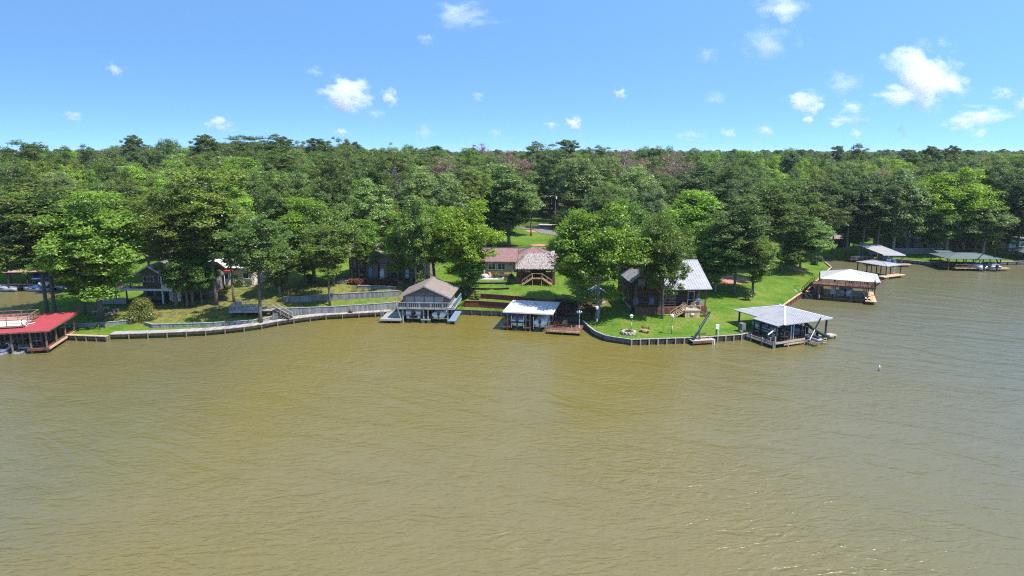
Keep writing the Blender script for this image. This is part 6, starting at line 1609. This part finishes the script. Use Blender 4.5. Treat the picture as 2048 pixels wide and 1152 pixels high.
# ------------------------------------------------------------------ white-roofed boathouse with red deck
p = at(1636, 599, 0); q = at(1736, 607, 0); ang = math.atan2(q.y-p.y, q.x-p.x)
r_ = thing('boathouse', 'boathouse with a white hip roof and a red-brown railed balcony deck', 'boathouse', (p.x, p.y, 0), ang)
L1 = math.hypot(q.x-p.x, q.y-p.y)
hip_roof(r_, .6, L1+1.6, 3.4, 12.4, 3.9, 5.4, M['offwhite_roof'], .5, .45, 'y')
deck(r_, -1.2, L1+1.0, -.5, 3.0, 3.3, M['red_wood'], t=.22); MB().box(-1.3, L1+1.1, -.62, -.5, 3.0, 3.34).build('fascia', M['red_wood'], r_)
railing(r_, [(-1.2,2.9,3.3),(-1.2,-.4,3.3),(L1*.52,-.4,3.3)], .8, M['brown_wood'], 1.6, 0, (1,.5)); railing(r_, [(L1*.52,-.4,3.3),(L1+1,-.4,3.3),(L1+1,2.9,3.3)], 1.05, M['red_wood'], 1.3, .22, (1,.6,.1))
for x in (0, L1*.33, L1*.66, L1-.2):
    for y in (0, 4.5, 11.5): post(r_, x, y, -1, 3.1 if y < 1 else 3.9, M['post_wood'], .2)
post(r_, L1+1.4, 6, -1, 3.9, M['brown_wood'], .18); post(r_, L1+1.4, 12, -1, 3.9, M['brown_wood'], .18)
deck(r_, -.3, L1+.4, -.3, 1.2, .7, M['brown_wood']); deck(r_, L1-.6, L1+1.4, -1.4, 9.5, .7, M['tan_wood'], along='y'); deck(r_, -.8, 1.0, 1.2, 12, .7, M['brown_wood'], along='y')
for x in (.2, L1-.2): MB().box(x-.08, x+.08, -.38, -.3, .4, 1.1).build('bumper', M['pvc'], r_)
MB().box(L1*.25, L1*.36, 3.5, 5.0, .7, 2.6).build('locker', M['pvc'], r_)
lift(r_, L1*.55, 4, 8, 2.8, .55, 3.6); runabout('white boat under the red-brown balcony deck', inside(r_, L1*.55, 6.2, .6), ang, 6.2, 2.3, 1.1, 'boat_white', 'boat_grey', None)
deck(r_, -4.6, -.8, 3.0, 4.6, .85, M['red_wood']); railing(r_, [(-4.6,4.6,.85),(-.8,4.6,.85)], .9, M['brown_wood'], 1.8)
stairs(r_, (-3.0,2.4,.85), (-1.2,1.6,3.3), 1.0, M['red_wood'], rails=(-1,1))
MB().beam((L1+1.2,3.0,3.1),(L1+3.6,5.4,4.5), .12, .3).build('gangway', M['brown_wood'], r_)
b2 = thing('boat_ladder', 'pair of white plastic poles leaning from the bulkhead into the water', 'poles', at(1597, 592, 0), 0)
for k in range(3): MB().tube([(k*1.1-.6,.9,1.3),(k*1.1+.7,-.9,-.4)], .06, 6).build('pole', M['pvc'], b2)
# small open canopy behind it
p = at(1714, 547, 0); q = at(1771, 557, 0); ang = math.atan2(q.y-p.y, q.x-p.x); L1 = math.hypot(q.x-p.x, q.y-p.y)
r_ = thing('boat_canopy', 'small flat blue-grey boat canopy on dark posts behind the white boathouse', 'boat canopy', (p.x, p.y, 0), ang)
hip_roof(r_, 0, L1, 0, 5.4, 3.0, 3.5, M['grey_metal'], .35, 0, 'x')
for x in (0, L1/3, L1*2/3, L1):
    for y in (0, 5.4): post(r_, x, y, -1, 3.0, M['dark_wood'], .2)
deck(r_, L1-.6, L1+1.2, -2.2, 5.6, .7, M['tan_wood'], along='y')

# ------------------------------------------------------------------ far bank docks
p = at(1745, 532, 0); r_ = thing('boat_dock', 'far boat dock with a tilted pale grey metal roof', 'boat dock', (p.x, p.y, 0), R(-6))
mb = MB(); rb = MB(); roof_plane(mb, (2.2,-.4,3.15), (7.8,-.4,3.15), (4.6,8.6,4.6), (-1.4,8.6,4.6), .12); o = mb.build('roof', M['grey_metal'], r_); MB().beam((2.2,-.42,3.02),(7.8,-.42,3.02), .06, .26).build('fascia', M['white'], o)
for x, y in ((2.6,0),(7.2,0),(1.0,4.2),(5.6,4.2),(-.6,8),(4.2,8)): post(r_, x, y, -1, 3.1+y*.16, M['post_wood'], .2)
deck(r_, -1.4, 2.2, .4, 2.0, .7, M['brown_wood']); deck(r_, 6.6, 9.4, -1.0, .6, .7, M['tan_wood']); deck(r_, -1.6, 1.4, 6.8, 8.4, .7, M['brown_wood'])
pontoon('blue and white boat docked under the far grey roof', inside(r_, 4.4, 2.4, .25), R(-6), 6.4, 2.5, None, 'boat_blue', None)
p = at(1722, 524, 0); r_ = thing('dock', 'low wooden dock with a bench rail left of the far grey roof', 'dock', (p.x, p.y, 0), R(-5)); deck(r_, -3.2, 4.2, -1.2, 2.2, .8, M['brown_wood'], piles=[(-3,-1),(0,-1),(4,-1)])
railing(r_, [(-3.1,-1.1,.8),(1.2,-1.1,.8)], .9, M['pale_wood'], 1.6, 0, (1,.5)); MB().box(-1.6, .8, .6, 1.2, .8, 1.6).build('bench', M['grey_wood'], r_)
p = at(1890, 541, 0); r_ = thing('boathouse', 'far boathouse with a wide flat green-grey hip roof', 'boathouse', (p.x, p.y, 0), R(-3))
hip_roof(r_, .6, 13.6, 0, 8.5, 3.1, 4.0, M['green_metal'], .4, 0, 'x')
mb = MB(); roof_plane(mb, (3.0,8.95,3.3),(7,8.95,3.3),(7,11.5,3.5),(3.0,11.5,3.5), .1); mb.build('roof', M['green_metal'], r_)
for x in (.8, 5, 9.2, 13.4):
    for y in (.2, 4.2, 8.3): post(r_, x, y, -1, 3.1, M['brown_wood'], .2)
deck(r_, 2.2, 8.6, -.6, .8, .75, M['tan_wood']); deck(r_, 12.9, 15.8, -.4, 1.0, .75, M['tan_wood']); deck(r_, .2, 14.2, 7.4, 9.2, .75, M['brown_wood']); deck(r_, .2, 1.6, .8, 7.4, .75, M['brown_wood'], along='y')
railing(r_, [(2.2,-.5,.75),(8.6,-.5,.75)], .9, M['post_wood'], 1.7, 0, (1,.5)); railing(r_, [(.2,.6,.75),(.2,7.4,.75)], .9, M['dark_wood'], 1.7)
MB().beam((6.6,-.7,2.5),(9.0,-.6,5.0), .15).build('boom', M['dark_metal'], r_)
MB().loft([[(12.2+t*1.6,y-.4,3.4-t*2.4+.3),(12.2+t*1.6,y,3.4-t*2.4),(12.2+t*1.6,y+.4,3.4-t*2.4+.3),(12.2+t*1.6,y,3.4-t*2.4+.12)] for t in (0,.5,1) for y in (1.0,)]).build('slide', M['slide'], r_)
runabout('white boat with blue stripe under the far green-grey roof', inside(r_, 8.0, 2.0, .3), R(-3+15), 6.2, 2.3, 1.05, 'boat_white', 'boat_blue', None); runabout('white motor boat at the right end under the far green-grey roof', inside(r_, 12.0, 2.2, .3), R(-3), 6.2, 2.3, 1.05, 'boat_white', None, 'dark_blue')
p = at(2060, 529, 0); r_ = thing('boat_dock', 'green-roofed boat dock cut off by the right picture border', 'boat dock', (p.x, p.y, 0), R(-4)); hip_roof(r_, -1.5, 8, 0, 8, 3.2, 4.2, M['green_metal'], .6)
for x in (-1.3, 3, 7.6):
    for y in (.2, 7.6): post(r_, x, y, -1, 3.2, M['brown_wood'], .2)
deck(r_, -1.6, 8, 6.4, 8, .75, M['brown_wood'])
# far bank houses and walls
for px, py, w, d, h, wm_, rm_, lb, ang in ((1795,494,9,6,3.0,'grey_panel','grey_metal','low dark grey house with a pale roof behind the far grey dock',-4),(1850,494,7,6,2.6,'grey_siding','grey_metal','grey low house behind the sunlit far lawn',3),
      (1945,495,11,6,3.2,'redbrick','brown_shingle','dark red house behind the green-roofed boathouse',-3),(2034,500,5,6,3.0,'white','grey_metal','white house between trunks at the right picture border',4),(1680,494,6,6,2.6,'log_wall','brown_shingle','dark brown house in the shade behind the small cove',2)):
    p = on_ground(px, py); r_ = thing('house', lb, 'house', p, R(ang)); walls(r_, -w/2, w/2, 0, d, -.5, h, M[wm_]); gable_roof(r_, -w/2, w/2, 0, d, h-.05, h+1.7, M[rm_], .5, along='x'); window(r_, -w*.25, 0, 1.6, 1.2, 1.2); window(r_, w*.3, 0, 1.6, 1.2, 1.2); door(r_, 0, 0, 0, .9, 2.0, m=M['dark_wood'])
p = on_ground(1800, 506); wall_run('retaining_wall', 'long dark grey wall on the far bank behind the grey dock', 'retaining wall', [(p.x-9,p.y),(p.x+1,p.y-1),(p.x+12,p.y)], p.z-.3, p.z+1.3, M['grey_panel'], 3, .2, False, M['concrete'], group='retaining walls')

# ------------------------------------------------------------------ road, drive, shed, poles behind the brick house
def strip(name, cen, w, m, lift_=.03, label=None, cat=None):
    P_ = resample([(v.x, v.y) for v in cen], 2.0); L_ = off(P_, -w/2); R_ = off(P_, w/2); mb = MB(); vs = []
    for a, c_, b_ in zip(L_, P_, R_):
        for q in (a, c_, b_): vs.append((q[0], q[1], gz_at(*q)+lift_))
    n = len(P_); mb.add(vs, [(i*3+j, i*3+j+1, i*3+j+4, i*3+j+3) for i in range(n-1) for j in (0, 1)])
    o = mb.build(name, m)
    for p_ in o.data.polygons:
        if p_.normal.z < 0: p_.flip()
    o['kind'] = 'structure'; return o
M['asphalt'] = mat('worn_asphalt', (.17,.15,.145), rough=.9, var=.2, scale=.8); M['pale_gravel'] = mat('pale_gravel', (.42,.36,.29), rough=.95, var=.2, scale=2)
strip('road', [on_ground(1180,496), on_ground(1110,497), on_ground(1040,501), on_ground(960,503)], 4.5, M['asphalt'], .12)
strip('driveway', [on_ground(1040,456), on_ground(1082,456), on_ground(1100,466), on_ground(1130,470)], 7.0, M['asphalt'], .10)
strip('gravel_path', [on_ground(1078,449.5), on_ground(1112,451), on_ground(1150,452)], 3.0, M['pale_gravel'], .14)
p = on_ground(974, 452); r_ = thing('shed', 'small blue-grey shed with pale roof beyond the road', 'shed', p, R(8)); walls(r_, -2.4, 1.8, 0, 5, -.4, 2.7, M['blue_grey']); gable_roof(r_, -2.4, 1.8, 0, 5, 2.7, 3.9, M['grey_metal'], .5, along='x'); door(r_, .6, 0, 0, .9, 2.0)
p = on_ground(1110, 449); r_ = thing('utility_pole', 'wooden utility pole with a white transformer beside the road', 'utility pole', p); MB().tube([(0,0,-.3),(0,0,10.5)], [.16,.11], 8).build('pole', M['post_wood'], r_); MB().box(-1.1,1.1,-.06,.06,9.7,9.85).build('crossarm', M['post_wood'], r_)
MB().lathe([(.24,0),(.26,.1),(.26,.75),(.1,.85)], 10, (.35,-.1,8.7)).build('transformer', M['pvc'], r_); MB().beam((-1.6,-.2,9.6),(-.05,0,9.0), .06).build('lamp_arm', M['alu'], r_); MB().lathe([(.1,0),(.16,.05),(.05,.16)], 8, (-1.65,-.2,9.5)).build('lamp_head', M['pvc'], r_)
p2 = on_ground(1330, 440); w_ = MB()
for a in (-.9, .9):
    A = p+Vector((a,0,9.9)); B = Vector((p.x-46, p.y+8+a, p.z+9.5)); C_ = Vector((p.x+40, p.y+6+a, p.z+9.7))
    for q in (B, C_): w_.tube([A.lerp(q, t)+Vector((0,0,-4*t*(1-t)*1.4)) for t in (0,.2,.4,.6,.8,1)], .03, 4)
tag(w_.build('power_line', M['wire']), 'thin power lines strung from the utility pole across the clearing', 'power line')
p = atD(243, 352, 210); zb = gz_at(p.x, p.y); zt = CAM_H-210*math.tan(depr(334)); r_ = thing('antenna_mast', 'white T-shaped antenna mast rising out of the woodland at left', 'antenna', (p.x, p.y, zb)); MB().tube([(0,0,-.3),(0,0,zt-zb)], [.12,.06], 8).build('mast', M['alu'], r_); MB().beam((-2.2,0,zt-zb),(2.2,0,zt-zb), .16, .10).beam((-1.4,-.5,zt-zb+.1),(1.4,.5,zt-zb+.1), .08).build('crossbar', M['white'], r_)

# ------------------------------------------------------------------ buoy
p = at(1758, 741, 0); r_ = thing('buoy', 'white marker buoy floating alone on the open water', 'buoy', (p.x, p.y, 0), 0)
MB().lathe([(.10,-.5),(.17,-.3),(.17,.15)], 12).build('float', M['black'], r_, True); MB().lathe([(.16,.15),(.16,.85),(.12,.98),(.03,1.02)], 12).build('body', M['white'], r_, True); MB().lathe([(.165,.45),(.165,.53)], 12).build('stripe', M['tan_wood'], r_)
r_.scale = (.72, .72, .72)
# ------------------------------------------------------------------ thin summer haze
hm = bpy.data.materials.new('haze_air'); nt, N, L = nodes_of(hm); N.clear()
ho = N.new('ShaderNodeOutputMaterial'); hv = N.new('ShaderNodeVolumePrincipled'); hv.inputs['Color'].default_value = (.80, .90, 1.0, 1); hv.inputs['Density'].default_value = .000065; hv.inputs['Anisotropy'].default_value = .1
L.new(hv.outputs[0], ho.inputs['Volume'])
hz = MB().box(-6100, 6100, -3100, 7100, -4.0, 44.0).build('haze', hm); hz['kind'] = 'stuff'
# ------------------------------------------------------------------ clouds (real volumes far away)
def cloud_mat(name, dens, seed):
    m = bpy.data.materials.new(name); nt, N, L = nodes_of(m); N.clear()
    out = N.new('ShaderNodeOutputMaterial'); pv_ = N.new('ShaderNodeVolumePrincipled')
    pv_.inputs['Color'].default_value = (1, 1, 1, 1); pv_.inputs['Anisotropy'].default_value = .2
    tc = N.new('ShaderNodeTexCoord')
    ln = N.new('ShaderNodeVectorMath'); ln.operation = 'LENGTH'; L.new(tc.outputs['Object'], ln.inputs[0])
    ad = N.new('ShaderNodeVectorMath'); ad.operation = 'ADD'; ad.inputs[1].default_value = (seed*3.7, seed*1.3, seed*2.1); L.new(tc.outputs['Object'], ad.inputs[0])
    nz = N.new('ShaderNodeTexNoise'); nz.inputs['Scale'].default_value = 1.7; nz.inputs['Detail'].default_value = 4; nz.inputs['Roughness'].default_value = .52; L.new(ad.outputs[0], nz.inputs['Vector'])
    def mm(op, *a):
        n = N.new('ShaderNodeMath'); n.operation = op
        for i, v in enumerate(a):
            if isinstance(v, (int, float)): n.inputs[i].default_value = v
            else: L.new(v, n.inputs[i])
        return n
    e = mm('MULTIPLY_ADD', ln.outputs['Value'], -.85, .58)          # soft ball
    f = mm('MULTIPLY_ADD', nz.outputs['Fac'], 2.3, -1.17)
    s_ = mm('ADD', e.outputs[0], f.outputs[0]); s_.use_clamp = True
    d = mm('MULTIPLY', s_.outputs[0], dens)
    L.new(d.outputs[0], pv_.inputs['Density']); L.new(pv_.outputs[0], out.inputs['Volume'])
    m.cycles.volume_step_rate = 1.0
    return m
CL = [  # px, py, width px, height px, thickness, label
 (932,30,110,46,.6,'wide pale cloud high near the picture centre'),(1562,18,105,52,.7,'pale cloud at the top border right of centre'),(1540,88,110,62,.35,'thin wisp below the cloud at the top border'),
 (1850,150,150,100,1.6,'largest bright white cloud at upper right'),(1795,190,95,42,.9,'flat cloud just below the largest cloud'),(1690,165,70,40,.45,'faint cloud left of the largest cloud'),(1612,205,75,44,.9,'white puff left of the flat cloud'),
 (1705,215,50,26,.6,'small cloud under the faint cloud'),(1700,238,80,18,.8,'thin flat cloud low at the right'),(1616,239,24,16,1.0,'tiny bright puff left of the thin flat cloud'),(1672,247,26,16,.7,'tiny puff under the thin flat cloud'),
 (1965,232,95,36,.9,'long cloud low near the right border'),(1922,245,62,32,.8,'puffy cloud just left of the long low cloud'),(1958,268,36,28,.5,'faint puff under the long low cloud'),(2008,186,46,22,.5,'faint cloud right of the largest cloud'),(2046,210,40,40,.4,'faint cloud cut by the right border'),
 (695,192,112,66,1.4,'bright white cloud left of centre'),(782,197,36,36,.9,'small round cloud right of the bright one'),(750,228,40,18,.35,'faint strip below the bright cloud'),(440,249,48,30,1.0,'small white cloud low at the left'),(229,139,34,28,.5,'small cloud high at the left'),(148,232,34,20,.6,'tiny cloud at the far left'),
 (1148,246,38,28,1.0,'small white puff low at the centre'),(1104,251,28,16,.8,'tiny puff beside the centre puff'),(1241,188,28,20,.7,'tiny cloud right of centre'),(958,193,28,20,.35,'faint tiny cloud above the centre woodland'),(852,78,34,26,.3,'faint puff below the wide high cloud'),(630,142,36,20,.3,'faint puff above the bright cloud'),
 (1416,108,44,30,.25,'faint smudge of cloud right of centre'),(1432,195,46,24,.3,'faint low cloud right of centre'),(682,263,28,16,.7,'tiny puff just above the trees left of centre'),(848,265,40,26,.4,'faint puff above the trees at centre left'),(990,266,24,22,.4,'faint puff above the trees at centre'),(1458,265,32,22,.6,'small puff above the trees right of centre'),
 (1380,270,60,20,.4,'faint flat cloud just above the trees'),(1530,262,40,24,.5,'faint puff between the low clouds'),(1712,266,26,18,.5,'tiny puff low above the far woodland'),(1804,262,26,26,.4,'faint upright puff above the far bank'),
]
for i, (px, py, w, h, k, lb) in enumerate(CL):
    D = 3200.0 + (i*577 % 1400)
    p = atD(px, py, D); s_ = D/FPX
    bm_ = bmesh.new(); bmesh.ops.create_icosphere(bm_, subdivisions=3, radius=1.25)
    me = bpy.data.meshes.new('cloud'); bm_.to_mesh(me); bm_.free()
    rx = w*s_*.62; rz_ = h*s_*.66
    me.materials.append(cloud_mat('cloud_vapour', (3.2+3.6*min(1, k*.7))*k/rx, i+1))
    o = bpy.data.objects.new('cloud', me); COL.objects.link(o); o.location = p; o.scale = (rx, rx*.8, rz_); o.rotation_euler = (0, R(26 if px == 1850 else 12 if px == 695 else 4), 0)
    tag(o, lb, 'cloud', 'clouds in the blue sky')
